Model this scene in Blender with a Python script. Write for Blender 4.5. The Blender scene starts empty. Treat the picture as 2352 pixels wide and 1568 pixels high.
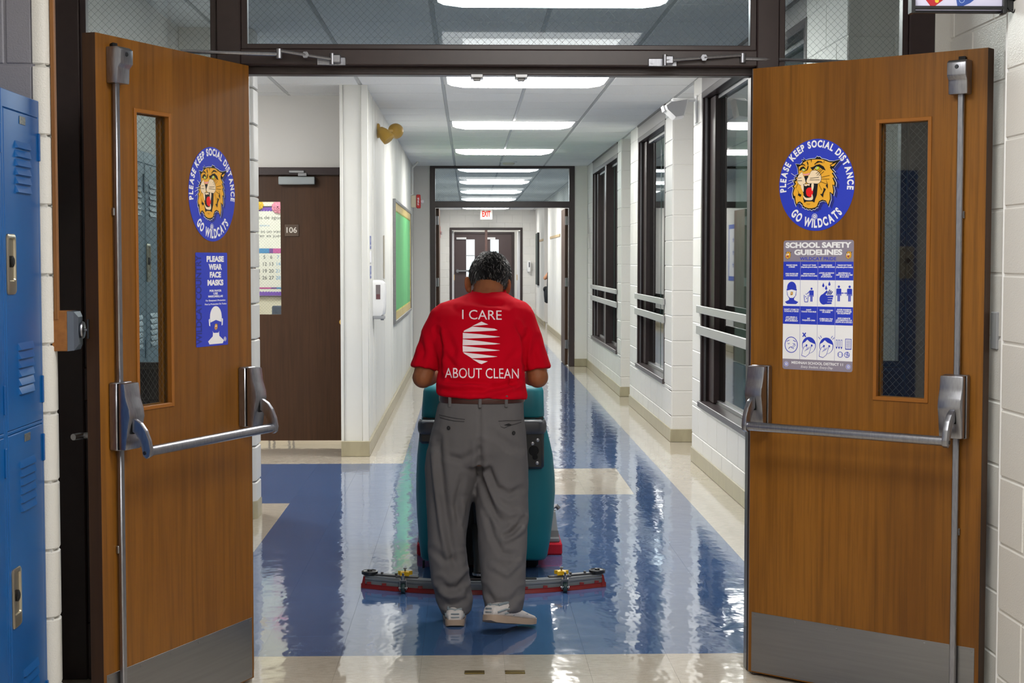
import bpy, bmesh, math, random
from mathutils import Vector, Matrix, Euler
from mathutils.bvhtree import BVHTree
random.seed(7)
sc = bpy.context.scene
COL = sc.collection
PI = math.pi

# ------------------------------------------------------------------ camera, world, lights, exposure
cam_d = bpy.data.cameras.new('camera')
cam = bpy.data.objects.new('camera', cam_d); COL.objects.link(cam)
cam.location = (0, 0, 1.474)
cam.rotation_euler = (math.radians(90 - 2.995), 0, math.radians(-1.593))
cam_d.sensor_width = 36.0
cam_d.lens = 36.0 * 3555.0 / 2352.0
cam_d.clip_start = 0.05
sc.camera = cam
LENS_STRENGTH = 33.0       # radiance of the ceiling troffers in the corridor
NEAR_STRENGTH = 22.0       # the lamps of the lobby behind the camera
sc.view_settings.view_transform = 'Standard'
sc.view_settings.look = 'None'
sc.view_settings.gamma = 1.0
sc.view_settings.use_curve_mapping = False
sc.view_settings.exposure = 0.25
wd = bpy.data.worlds.new('world'); sc.world = wd; wd.use_nodes = True
wd.node_tree.nodes['Background'].inputs[0].default_value = (0.86, 0.93, 1.0, 1)
wd.node_tree.nodes['Background'].inputs[1].default_value = 1.6
sc.cycles.max_bounces = 10
sc.cycles.diffuse_bounces = 5
sc.cycles.glossy_bounces = 5
sc.cycles.transparent_max_bounces = 24
sc.cycles.sample_clamp_indirect = 6.0
sc.cycles.use_denoising = True

# ------------------------------------------------------------------ materials
def lin(c):
    c = c / 255.0
    return c / 12.92 if c <= 0.04045 else ((c + 0.055) / 1.055) ** 2.4
def rgb(t): return (lin(t[0]), lin(t[1]), lin(t[2]), 1)
_mats = {}
def M(name, col=(200, 200, 200), rough=0.5, metal=0.0, spec=0.5, emit=None, var=None, bump=None, coat=0.0, stretch=(1, 1, 1), rand=0.0, world=False):
    """var=(scale, other colour, amount); bump=(scale, strength, distance); rand varies the value per object"""
    if name in _mats: return _mats[name]
    m = bpy.data.materials.new(name); m.use_nodes = True
    nt = m.node_tree; b = nt.nodes['Principled BSDF']
    b.inputs['Base Color'].default_value = rgb(col)
    b.inputs['Roughness'].default_value = rough
    b.inputs['Metallic'].default_value = metal
    b.inputs['Specular IOR Level'].default_value = spec
    b.inputs['Coat Weight'].default_value = coat
    if emit:
        b.inputs['Emission Color'].default_value = rgb(emit[0]); b.inputs['Emission Strength'].default_value = emit[1]
    vec = None
    def coords():
        nonlocal vec
        if vec is None:
            mp = nt.nodes.new('ShaderNodeMapping'); mp.inputs['Scale'].default_value = stretch
            if world:
                g = nt.nodes.new('ShaderNodeNewGeometry'); nt.links.new(g.outputs['Position'], mp.inputs[0])
            else:
                g = nt.nodes.new('ShaderNodeTexCoord'); nt.links.new(g.outputs['Object'], mp.inputs[0])
            vec = mp.outputs[0]
        return vec
    colsock = None
    if var:
        n = nt.nodes.new('ShaderNodeTexNoise'); n.inputs['Scale'].default_value = var[0]; n.inputs['Detail'].default_value = 4
        nt.links.new(coords(), n.inputs['Vector'])
        r = nt.nodes.new('ShaderNodeMapRange'); r.inputs[1].default_value = 0.35; r.inputs[2].default_value = 0.65
        r.inputs[3].default_value = 0; r.inputs[4].default_value = var[2]
        nt.links.new(n.outputs['Fac'], r.inputs[0])
        mx = nt.nodes.new('ShaderNodeMix'); mx.data_type = 'RGBA'
        mx.inputs[6].default_value = rgb(col); mx.inputs[7].default_value = rgb(var[1])
        nt.links.new(r.outputs[0], mx.inputs[0]); colsock = mx.outputs[2]
    if rand:
        oi = nt.nodes.new('ShaderNodeObjectInfo')
        r = nt.nodes.new('ShaderNodeMapRange'); r.inputs[3].default_value = 1 - rand; r.inputs[4].default_value = 1 + rand
        nt.links.new(oi.outputs['Random'], r.inputs[0])
        hs = nt.nodes.new('ShaderNodeHueSaturation'); hs.inputs['Color'].default_value = rgb(col)
        if colsock: nt.links.new(colsock, hs.inputs['Color'])
        nt.links.new(r.outputs[0], hs.inputs['Value']); colsock = hs.outputs[0]
    if colsock: nt.links.new(colsock, b.inputs['Base Color'])
    if bump:
        n = nt.nodes.new('ShaderNodeTexNoise'); n.inputs['Scale'].default_value = bump[0]; n.inputs['Detail'].default_value = 2
        nt.links.new(coords(), n.inputs['Vector'])
        bp = nt.nodes.new('ShaderNodeBump'); bp.inputs['Strength'].default_value = bump[1]; bp.inputs['Distance'].default_value = bump[2]
        nt.links.new(n.outputs['Fac'], bp.inputs['Height']); nt.links.new(bp.outputs[0], b.inputs['Normal'])
    _mats[name] = m
    return m

def glass_mat(name, tint=(238, 242, 240), ior=1.5, refl=1.0):
    m = bpy.data.materials.new(name); m.use_nodes = True
    nt = m.node_tree; nt.nodes.clear()
    out = nt.nodes.new('ShaderNodeOutputMaterial')
    tr = nt.nodes.new('ShaderNodeBsdfTransparent'); tr.inputs[0].default_value = rgb(tint)
    gl = nt.nodes.new('ShaderNodeBsdfGlossy'); gl.inputs['Roughness'].default_value = 0.015; gl.inputs[0].default_value = (refl, refl, refl, 1)
    fr = nt.nodes.new('ShaderNodeFresnel'); ge = nt.nodes.new('ShaderNodeNewGeometry')
    mi = nt.nodes.new('ShaderNodeMapRange'); mi.inputs[3].default_value = ior; mi.inputs[4].default_value = 1.0 / ior
    nt.links.new(ge.outputs['Backfacing'], mi.inputs[0]); nt.links.new(mi.outputs[0], fr.inputs[0])
    mx = nt.nodes.new('ShaderNodeMixShader')
    nt.links.new(fr.outputs[0], mx.inputs[0]); nt.links.new(tr.outputs[0], mx.inputs[1]); nt.links.new(gl.outputs[0], mx.inputs[2])
    nt.links.new(mx.outputs[0], out.inputs[0])
    return m

def wood_mat(name, a, b_, c, rough=0.38):
    """veneered door: vertical grain, broad darker figure, fine pores, pale scratches"""
    m = bpy.data.materials.new(name); m.use_nodes = True
    nt = m.node_tree; bs = nt.nodes['Principled BSDF']; L = nt.links.new
    tc = nt.nodes.new('ShaderNodeTexCoord')
    def noise(scale, st, detail=5, dist=0.0):
        mp = nt.nodes.new('ShaderNodeMapping'); mp.inputs['Scale'].default_value = st
        L(tc.outputs['Object'], mp.inputs[0])
        n = nt.nodes.new('ShaderNodeTexNoise'); n.inputs['Scale'].default_value = scale; n.inputs['Detail'].default_value = detail
        n.inputs['Distortion'].default_value = dist
        L(mp.outputs[0], n.inputs['Vector']); return n.outputs['Fac']
    def rng(s, lo, hi, o0=0, o1=1):
        r = nt.nodes.new('ShaderNodeMapRange'); r.inputs[1].default_value = lo; r.inputs[2].default_value = hi
        r.inputs[3].default_value = o0; r.inputs[4].default_value = o1; L(s, r.inputs[0]); return r.outputs[0]
    def mix(f, x, y):
        mx = nt.nodes.new('ShaderNodeMix'); mx.data_type = 'RGBA'; L(f, mx.inputs[0])
        for s, i in ((x, 6), (y, 7)):
            if isinstance(s, tuple): mx.inputs[i].default_value = rgb(s)
            else: L(s, mx.inputs[i])
        return mx.outputs[2]
    c1 = mix(rng(noise(3.0, (1, 1, 0.22), 4, 0.8), 0.35, 0.68), a, b_)
    c2 = mix(rng(noise(60.0, (1, 1, 0.035), 6), 0.45, 0.75, 0, 0.55), c1, c)
    c3 = mix(rng(noise(240.0, (1, 1, 0.03), 3), 0.5, 0.8, 0, 0.35), c2, c)
    scr = rng(noise(26.0, (1.2, 1.2, 0.5), 7, 2.5), 0.74, 0.80, 0, 0.55)
    c4 = mix(scr, c3, (150, 112, 70))
    L(c4, bs.inputs['Base Color'])
    bs.inputs['Specular IOR Level'].default_value = 0.32
    L(rng(noise(9.0, (1, 1, 0.3), 3), 0.3, 0.7, rough - 0.08, rough + 0.1), bs.inputs['Roughness'])
    _mats[name] = m
    return m

def floor_mat(name, col, col2, col3):
    """waxed vinyl tile: streaked chips, glossy wax with slow waves"""
    m = bpy.data.materials.new(name); m.use_nodes = True
    nt = m.node_tree; bs = nt.nodes['Principled BSDF']; L = nt.links.new
    g = nt.nodes.new('ShaderNodeNewGeometry'); oi = nt.nodes.new('ShaderNodeObjectInfo')
    def noise(scale, st, detail=4):
        mp = nt.nodes.new('ShaderNodeMapping'); mp.inputs['Scale'].default_value = st
        L(g.outputs['Position'], mp.inputs[0])
        n = nt.nodes.new('ShaderNodeTexNoise'); n.inputs['Scale'].default_value = scale; n.inputs['Detail'].default_value = detail
        L(mp.outputs[0], n.inputs['Vector']); return n.outputs['Fac']
    def rng(s, lo, hi, o0=0, o1=1):
        r = nt.nodes.new('ShaderNodeMapRange'); r.inputs[1].default_value = lo; r.inputs[2].default_value = hi
        r.inputs[3].default_value = o0; r.inputs[4].default_value = o1; L(s, r.inputs[0]); return r.outputs[0]
    def mix(f, x, y):
        mx = nt.nodes.new('ShaderNodeMix'); mx.data_type = 'RGBA'; L(f, mx.inputs[0])
        for s, i in ((x, 6), (y, 7)):
            if isinstance(s, tuple): mx.inputs[i].default_value = rgb(s)
            else: L(s, mx.inputs[i])
        return mx.outputs[2]
    c1 = mix(rng(noise(45, (0.6, 1.6, 1), 6), 0.38, 0.64), col, col2)
    c2 = mix(rng(noise(190, (1, 1, 1), 3), 0.56, 0.74, 0, 0.6), c1, col3)
    hs = nt.nodes.new('ShaderNodeHueSaturation'); L(c2, hs.inputs['Color'])
    L(rng(oi.outputs['Random'], 0, 1, 0.96, 1.04), hs.inputs['Value'])
    L(hs.outputs[0], bs.inputs['Base Color'])
    bs.inputs['Roughness'].default_value = 0.10
    L(rng(noise(5, (1, 1, 1), 4), 0.3, 0.7, 0.045, 0.12), bs.inputs['Roughness'])
    bs.inputs['Specular IOR Level'].default_value = 0.9
    bs.inputs['Coat Weight'].default_value = 0.35; bs.inputs['Coat Roughness'].default_value = 0.04
    n1 = noise(7.0, (1.6, 0.9, 1), 2); n2 = noise(38.0, (0.45, 1.5, 1), 2)
    ad = nt.nodes.new('ShaderNodeMath'); ad.operation = 'MULTIPLY_ADD'; L(n2, ad.inputs[0]); ad.inputs[1].default_value = 0.05; L(n1, ad.inputs[2])
    bp = nt.nodes.new('ShaderNodeBump'); bp.inputs['Strength'].default_value = 0.30; L(bp.outputs[0], bs.inputs['Coat Normal']); bp.inputs['Distance'].default_value = 0.0055
    L(ad.outputs[0], bp.inputs['Height']); L(bp.outputs[0], bs.inputs['Normal'])
    _mats[name] = m
    return m

WOOD = wood_mat('door_veneer', (138, 89, 28), (112, 69, 19), (80, 48, 13))
WOOD_DARK = wood_mat('dark_door_veneer', (76, 49, 28), (62, 39, 22), (46, 28, 15), 0.5)
BRONZE = M('bronze_paint', (50, 37, 37), 0.34, var=(30, (43, 31, 32), 0.6))
CHROME = M('satin_aluminium', (164, 165, 172), 0.33, 1.0, var=(160, (144, 146, 154), 0.7), stretch=(1, 1, 0.2))
STEEL = M('brushed_steel', (150, 150, 152), 0.34, 1.0, var=(90, (138, 138, 141), 0.5), stretch=(0.04, 0.04, 1))
DARKSTEEL = M('dark_steel', (70, 72, 76), 0.35, 0.9)
BLACK = M('black_rubber', (14, 14, 15), 0.6, spec=.3)
BLACKPL = M('black_plastic', (30, 31, 34), 0.35, bump=(300, 0.1, 0.001))
WHITE_CMU = M('white_block_paint', (218, 216, 211), 0.32, bump=(210, 0.42, 0.003), rand=0.015, world=True)
GREY_CMU = M('grey_block_paint', (134, 133, 143), 0.4, bump=(210, 0.42, 0.003), rand=0.02, world=True)
WALL_WHITE = M('white_wall_paint', (222, 220, 214), 0.5, bump=(160, 0.12, 0.002), world=True)
WALL_GREY = M('pale_grey_wall_paint', (214, 211, 206), 0.5, bump=(160, 0.12, 0.002), world=True)
PANEL_WHITE = M('white_panel_enamel', (224, 223, 217), 0.55, spec=0.3, var=(3, (216, 216, 211), 0.6), world=True)
BASE = M('tan_vinyl_base', (168, 160, 134), 0.35, var=(14, (150, 142, 118), 0.6), world=True, stretch=(1, 1, 0.3))
CEIL = M('ceiling_tile_board', (244, 244, 241), 0.8, var=(260, (226, 226, 224), 0.8), bump=(180, 0.3, 0.003), rand=0.02, world=True)
TBAR = M('grid_bar_enamel', (176, 178, 178), 0.4)
TBAR_DARK = M('grid_shadow_line', (88, 86, 80), 0.7)  # dark colour on the cross bars stands for shadow gaps between tile rows
SHADOWGAP = M('dark_gap', (44, 42, 42), 0.8)
TILE_BLUE = floor_mat('blue_vinyl_tile', (72, 102, 148), (62, 91, 136), (102, 130, 168))
TILE_CREAM = floor_mat('cream_vinyl_tile', (198, 189, 174), (186, 177, 163), (160, 152, 142))
SUBFLOOR = M('tile_adhesive', (60, 58, 54), 0.7)
GLASS = glass_mat('clear_glass')
WGLASS = glass_mat('wired_glass', (214, 221, 224), refl=0.5)
LGLASS = glass_mat('lite_wired_glass', (240, 245, 245), refl=0.8)
DGLASS = glass_mat('tinted_glass', (150, 168, 162), 1.55)
WIRE = M('glass_wire', (84, 88, 88), 0.5, 0.4)
def lamp_mat(name, s):
    m = bpy.data.materials.new(name); m.use_nodes = True; nt = m.node_tree; nt.nodes.clear()
    o = nt.nodes.new('ShaderNodeOutputMaterial'); e = nt.nodes.new('ShaderNodeEmission')
    e.inputs[0].default_value = (1.0, 0.985, 0.945, 1); e.inputs[1].default_value = s
    nt.links.new(e.outputs[0], o.inputs[0]); return m
LAMP = lamp_mat('troffer_lens', LENS_STRENGTH)
LAMP_NEAR = lamp_mat('lobby_lens', NEAR_STRENGTH)
LAMP_EDGE = lamp_mat('troffer_lens_edge', LENS_STRENGTH * .35); LAMP_NEAR_EDGE = lamp_mat('lobby_lens_edge', NEAR_STRENGTH * .35)
LOCKER_BLUE = M('blue_locker_enamel', (0, 84, 152), 0.32, spec=.4, var=(5, (0, 74, 140), 0.6))
LOCKER_GREY = M('slate_locker_enamel', (96, 122, 140), 0.35)
BRASS = M('mustard_enamel', (196, 156, 70), 0.4)
WHITE_PL = M('white_plastic', (232, 232, 232), 0.35)
GREY_PL = M('grey_plastic', (150, 152, 156), 0.4)
RED_PL = M('red_plastic', (200, 30, 30), 0.35)

# ------------------------------------------------------------------ mesh builder
class MB:
    def __init__(s, mat=None):
        s.v = []; s.f = []; s.mi = []; s.M = mat or Matrix.Identity(4)
    def add(s, vs, fs, mi=0):
        o = len(s.v)
        s.v += [s.M @ Vector(v) for v in vs]
        s.f += [[i + o for i in f] for f in fs]; s.mi += [mi] * len(fs)
        return s
    def box(s, x0, x1, y0, y1, z0, z1, b=0.0, mi=0):
        x0, x1 = min(x0, x1), max(x0, x1); y0, y1 = min(y0, y1), max(y0, y1); z0, z1 = min(z0, z1), max(z0, z1)
        if b >= .001:                                   # no two neighbouring pieces share exactly the same plane
            MB.cnt = (getattr(MB, 'cnt', 0) + 1) % 7; e = min(4e-5 * MB.cnt, (x1 - x0) * .05, (y1 - y0) * .05, (z1 - z0) * .05)
            x0 += e; x1 -= e; y0 += e; y1 -= e; z0 += e; z1 -= e
        b = min(b, (x1 - x0) * .45, (y1 - y0) * .45, (z1 - z0) * .45)
        if b <= 0:
            vs = [(x, y, z) for x in (x0, x1) for y in (y0, y1) for z in (z0, z1)]
            fs = [(0, 1, 3, 2), (4, 6, 7, 5), (0, 4, 5, 1), (2, 3, 7, 6), (0, 2, 6, 4), (1, 5, 7, 3)]
            return s.add(vs, fs, mi)
        X = (x0, x1); Y = (y0, y1); Z = (z0, z1); vs = []; idx = {}
        for i in (0, 1):
            for j in (0, 1):
                for k in (0, 1):
                    sx, sy, sz = (b if i == 0 else -b), (b if j == 0 else -b), (b if k == 0 else -b)
                    for a, p in enumerate(((X[i], Y[j] + sy, Z[k] + sz), (X[i] + sx, Y[j], Z[k] + sz), (X[i] + sx, Y[j] + sy, Z[k]))):
                        idx[i, j, k, a] = len(vs); vs.append(p)
        fs = []
        for i in (0, 1):
            fs.append([idx[i, 0, 0, 0], idx[i, 0, 1, 0], idx[i, 1, 1, 0], idx[i, 1, 0, 0]])
            fs.append([idx[0, i, 0, 1], idx[0, i, 1, 1], idx[1, i, 1, 1], idx[1, i, 0, 1]])
            fs.append([idx[0, 0, i, 2], idx[0, 1, i, 2], idx[1, 1, i, 2], idx[1, 0, i, 2]])
        for a in (0, 1):
            for c in (0, 1):
                fs.append([idx[a, c, 0, 0], idx[a, c, 1, 0], idx[a, c, 1, 1], idx[a, c, 0, 1]])
                fs.append([idx[a, 0, c, 0], idx[a, 1, c, 0], idx[a, 1, c, 2], idx[a, 0, c, 2]])
                fs.append([idx[0, a, c, 1], idx[1, a, c, 1], idx[1, a, c, 2], idx[0, a, c, 2]])
        for i in (0, 1):
            for j in (0, 1):
                for k in (0, 1): fs.append([idx[i, j, k, 0], idx[i, j, k, 1], idx[i, j, k, 2]])
        return s.add(vs, fs, mi)
    def tube(s, path, r, n=10, caps=True, mi=0, flat=1.0):
        path = [Vector(p) for p in path]; k = len(path)
        rs = r if isinstance(r, (list, tuple)) else [r] * k
        vs = []; fs = []; up = None
        for i, p in enumerate(path):
            d = (path[min(i + 1, k - 1)] - path[max(i - 1, 0)]).normalized()
            if up is None:
                up = Vector((0, 0, 1)) if abs(d.z) < .9 else Vector((0, 1, 0))
            a = d.cross(up).normalized(); up = a.cross(d).normalized()
            for j in range(n):
                t = 2 * PI * j / n
                vs.append(p + a * math.cos(t) * rs[i] + up * math.sin(t) * rs[i] * flat)
        for i in range(k - 1):
            for j in range(n):
                fs.append([i * n + j, i * n + (j + 1) % n, (i + 1) * n + (j + 1) % n, (i + 1) * n + j])
        if caps: fs += [list(range(n))[::-1], list(range((k - 1) * n, k * n))]
        return s.add(vs, fs, mi)
    def cyl(s, p0, p1, r0, r1=None, n=20, mi=0):
        return s.tube([p0, p1], [r0, r0 if r1 is None else r1], n, True, mi)
    def lathe(s, prof, c=(0, 0, 0), axis='z', n=24, mi=0):
        vs = []; fs = []; k = len(prof)
        for (r, h) in prof:
            for j in range(n):
                t = 2 * PI * j / n; a, b = r * math.cos(t), r * math.sin(t)
                p = {'z': (a, b, h), 'y': (a, h, b), 'x': (h, a, b)}[axis]
                vs.append((c[0] + p[0], c[1] + p[1], c[2] + p[2]))
        for i in range(k - 1):
            for j in range(n):
                fs.append([i * n + j, i * n + (j + 1) % n, (i + 1) * n + (j + 1) % n, (i + 1) * n + j])
        fs += [list(range(n))[::-1], list(range((k - 1) * n, k * n))]
        return s.add(vs, fs, mi)
    def prism(s, poly, d0, d1, ax='y', mi=0):
        """poly is 2D; ax is the axis of extrusion: 'y' uses (x,z), 'x' uses (y,z), 'z' uses (x,y)"""
        n = len(poly); vs = []
        for d in (d0, d1):
            for (a, b) in poly: vs.append({'y': (a, d, b), 'x': (d, a, b), 'z': (a, b, d)}[ax])
        fs = [list(range(n))[::-1], list(range(n, 2 * n))] + [[i, (i + 1) % n, n + (i + 1) % n, n + i] for i in range(n)]
        return s.add(vs, fs, mi)
    def loft(s, rings, caps=True, mi=0):
        n = len(rings[0]); vs = [p for r in rings for p in r]; fs = []
        for i in range(len(rings) - 1):
            for j in range(n): fs.append([i * n + j, i * n + (j + 1) % n, (i + 1) * n + (j + 1) % n, (i + 1) * n + j])
        if caps: fs += [list(range(n))[::-1], list(range((len(rings) - 1) * n, len(rings) * n))]
        return s.add(vs, fs, mi)
    def ball(s, c, r, nu=16, nv=10, rot=None, mi=0):
        r = r if isinstance(r, (tuple, list)) else (r, r, r)
        vs = []; fs = []; R = rot or Matrix.Identity(3)
        for i in range(nv + 1):
            t = PI * i / nv
            for j in range(nu):
                p = 2 * PI * j / nu
                vs.append(Vector(c) + R @ Vector((r[0] * math.sin(t) * math.cos(p), r[1] * math.sin(t) * math.sin(p), r[2] * math.cos(t))))
        for i in range(nv):
            for j in range(nu): fs.append([i * nu + j, i * nu + (j + 1) % nu, (i + 1) * nu + (j + 1) % nu, (i + 1) * nu + j])
        return s.add(vs, fs, mi)
    def mesh(s, name, mats, smooth=None, fix=True):
        me = bpy.data.meshes.new(name)
        me.from_pydata([tuple(v) for v in s.v], [], s.f)
        for m in (mats if isinstance(mats, (list, tuple)) else [mats]): me.materials.append(m)
        me.polygons.foreach_set('material_index', s.mi)
        if fix:
            bm = bmesh.new(); bm.from_mesh(me)
            bmesh.ops.remove_doubles(bm, verts=bm.verts, dist=1e-6)
            bmesh.ops.recalc_face_normals(bm, faces=bm.faces); bm.to_mesh(me); bm.free()
        if smooth is not None:
            me.polygons.foreach_set('use_smooth', [True] * len(me.polygons))
            me.set_sharp_from_angle(angle=math.radians(smooth))
        me.update()
        return me
    def build(s, name, mats, parent=None, smooth=None, fix=True):
        o = bpy.data.objects.new(name, s.mesh(name, mats, smooth, fix)); COL.objects.link(o)
        if parent: adopt(o, parent)
        return o

def adopt(o, parent):
    o.parent = parent
    m = parent.matrix_parent_inverse @ parent.matrix_basis
    if parent.parent: m = (parent.parent.matrix_parent_inverse @ parent.parent.matrix_basis) @ m
    o.matrix_parent_inverse = m.inverted()
def tag(o, label=None, cat=None, group=None, kind=None):
    if label: o['label'] = label
    if cat: o['category'] = cat
    if group: o['group'] = group
    if kind: o['kind'] = kind
    return o
def thing(name, label, cat, loc=(0, 0, 0), group=None, kind=None):
    o = bpy.data.objects.new(name, None); COL.objects.link(o); o.location = loc; o.empty_display_size = 0.1
    o.matrix_basis = Matrix.Translation(loc)
    return tag(o, label, cat, group, kind)
def copy_tree(o, parent=None):
    c = o.copy(); COL.objects.link(c)
    if parent:
        c.parent = parent; c.matrix_parent_inverse = o.matrix_parent_inverse.copy()
    for ch in list(o.children): copy_tree(ch, c)
    return c
def inst(me, name, loc, parent, rz=0.0, mat=None):
    o = bpy.data.objects.new(name, me); COL.objects.link(o)
    o.matrix_basis = Matrix.Translation(loc) @ Matrix.Rotation(rz, 4, 'Z')
    if parent: adopt(o, parent)
    return o
def basis(origin, right, up):
    r = Vector(right).to_3d().normalized(); u = Vector(up).to_3d().normalized(); n = r.cross(u)
    return Matrix(((r.x, u.x, n.x, origin[0]), (r.y, u.y, n.y, origin[1]), (r.z, u.z, n.z, origin[2]), (0, 0, 0, 1)))

# ------------------------------------------------------------------ flat print: lettering and shapes on a plane
def text2d(txt, size, bold=0.0, xs=1.0, shear=0.0, spacing=1.0, line=1.0, align='CENTER', res=2):
    cu = bpy.data.curves.new('t', 'FONT'); cu.body = txt; cu.size = size; cu.offset = bold; cu.align_x = align; cu.align_y = 'CENTER'
    cu.shear = shear; cu.space_character = spacing; cu.space_line = line; cu.resolution_u = res; cu.fill_mode = 'FRONT'
    ob = bpy.data.objects.new('t', cu); COL.objects.link(ob)
    dg = bpy.context.evaluated_depsgraph_get(); ev = ob.evaluated_get(dg); me = ev.to_mesh()
    vs = [(v.co.x * xs, v.co.y) for v in me.vertices]; fs = [list(p.vertices) for p in me.polygons]
    ev.to_mesh_clear(); bpy.data.objects.remove(ob); bpy.data.curves.remove(cu)
    return vs, fs
class Print:
    """flat ink on a plane: M maps (a, b, layer height) to the world"""
    def __init__(s, M_): s.M = M_; s.v = []; s.f = []; s.mi = []; s.layer = 0; s.n = 0
    def up(s): s.layer += 1
    def raw(s, vs, fs, mi):
        o = len(s.v); h = 0.0001 * s.layer + 1.5e-5 * s.n
        s.v += [s.M @ Vector((a, b, h)) for a, b in vs]; s.f += [[i + o for i in f] for f in fs]; s.mi += [mi] * len(fs)
    def poly(s, pts, mi):
        s.n += 1
        from mathutils.geometry import tessellate_polygon
        tri = tessellate_polygon([[Vector((a, b, 0)) for a, b in pts]])
        out = []
        for t in tri:
            (ax, ay), (bx, by), (cx, cy) = (pts[i] for i in t)
            out.append(list(t) if (bx - ax) * (cy - ay) - (by - ay) * (cx - ax) > 0 else list(t)[::-1])
        s.raw(pts, out, mi)
    def rect(s, a0, a1, b0, b1, mi):
        s.n += 1; s.raw([(a0, b0), (a1, b0), (a1, b1), (a0, b1)], [[0, 1, 2, 3]], mi)
    def rrect(s, a0, a1, b0, b1, r, mi):
        s.n += 1
        pts = []
        for cx, cy, t0 in ((a1 - r, b1 - r, 0), (a0 + r, b1 - r, 90), (a0 + r, b0 + r, 180), (a1 - r, b0 + r, 270)):
            for k in range(6):
                t = math.radians(t0 + 18 * k); pts.append((cx + r * math.cos(t), cy + r * math.sin(t)))
        s.raw(pts, [list(range(len(pts)))], mi)
    def disc(s, ca, cb, ra, rb, mi, n=40):
        s.n += 1
        s.raw([(ca + ra * math.cos(2 * PI * i / n), cb + rb * math.sin(2 * PI * i / n)) for i in range(n)], [list(range(n))], mi)
    def ring(s, ca, cb, ra, w, mi, n=36, t0=0.0, t1=2 * PI, rb=None):
        rb = ra if rb is None else rb
        vs = []; fs = []; full = abs(t1 - t0 - 2 * PI) < 1e-6; k = n if full else n + 1
        for i in range(k):
            t = t0 + (t1 - t0) * i / n
            vs += [(ca + (ra - w) * math.cos(t), cb + (rb - w) * math.sin(t)), (ca + ra * math.cos(t), cb + rb * math.sin(t))]
        for i in range(n):
            a, b = 2 * i, 2 * ((i + 1) % k); fs.append([a, a + 1, b + 1, b])
        s.raw(vs, fs, mi)
    def line(s, p, q, w, mi):
        s.n += 1; d = Vector((q[0] - p[0], q[1] - p[1])).normalized() * w / 2; n = (-d.y, d.x)
        s.raw([(p[0] - n[0], p[1] - n[1]), (q[0] - n[0], q[1] - n[1]), (q[0] + n[0], q[1] + n[1]), (p[0] + n[0], p[1] + n[1])], [[0, 1, 2, 3]], mi)
    def text(s, txt, a, b, size, mi, width=None, rot=0.0, center=False, **kw):
        kw.setdefault('res', 5 if size > .02 else 2)
        vs, fs = text2d(txt, size, **kw)
        if center and vs:
            c = (min(v[0] for v in vs) + max(v[0] for v in vs)) / 2; vs = [(x - c, y) for x, y in vs]
        if width and vs:
            x0 = min(v[0] for v in vs); x1 = max(v[0] for v in vs); k = width / (x1 - x0); c = (x0 + x1) / 2
            vs = [((x - c) * k, y) for x, y in vs]
        cs, sn = math.cos(rot), math.sin(rot)
        s.raw([(a + x * cs - y * sn, b + x * sn + y * cs) for x, y in vs], fs, mi)
    def build(s, name, mats, parent=None):
        me = bpy.data.meshes.new(name); me.from_pydata([tuple(v) for v in s.v], [], s.f)
        for m in mats: me.materials.append(m)
        me.polygons.foreach_set('material_index', s.mi); me.update()
        o = bpy.data.objects.new(name, me); COL.objects.link(o)
        if parent: adopt(o, parent)
        return o

def wire_grid(M_, w, h, pitch, name, parent, wd_=0.0009, h0=0.0):
    """diamond wire inside a pane w x h on the plane of M_"""
    vs = []; fs = []
    for sgn in (1, -1):
        c = -h if sgn > 0 else 0.0
        while c < (w if sgn > 0 else w + h):
            pts = []
            for (a, b) in ((None, 0.0), (None, h), (0.0, None), (w, None)):
                if a is None: a = c + sgn * b
                else: b = (a - c) * sgn
                if -1e-6 <= a <= w + 1e-6 and -1e-6 <= b <= h + 1e-6: pts.append((a, b))
            if len(pts) >= 2:
                p = min(pts); q = max(pts)
                if math.hypot(q[0] - p[0], q[1] - p[1]) > 0.004:
                    o = len(vs); t = wd_ * 0.7
                    for (a, b, e) in ((p[0], p[1], -t), (q[0], q[1], -t), (q[0], q[1], t), (p[0], p[1], t)):
                        vs.append(M_ @ Vector((a + (e if True else 0), b, h0)))
                    fs.append([o, o + 1, o + 2, o + 3])
            c += pitch
    me = bpy.data.meshes.new(name); me.from_pydata([tuple(v) for v in vs], [], fs); me.materials.append(WIRE)
    o = bpy.data.objects.new(name, me); COL.objects.link(o); adopt(o, parent); o['kind'] = 'stuff'
    return o

# ================================================================== STRUCTURE
CEIL_Z = 2.782
FT = 0.3048
def wall(name, x0, x1, y0, y1, z0, z1, mat, label, b=0.0):
    o = MB().box(x0, x1, y0, y1, z0, z1, b).build(name, mat, smooth=30 if b else None)
    return tag(o, label, 'wall', kind='structure')

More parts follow.
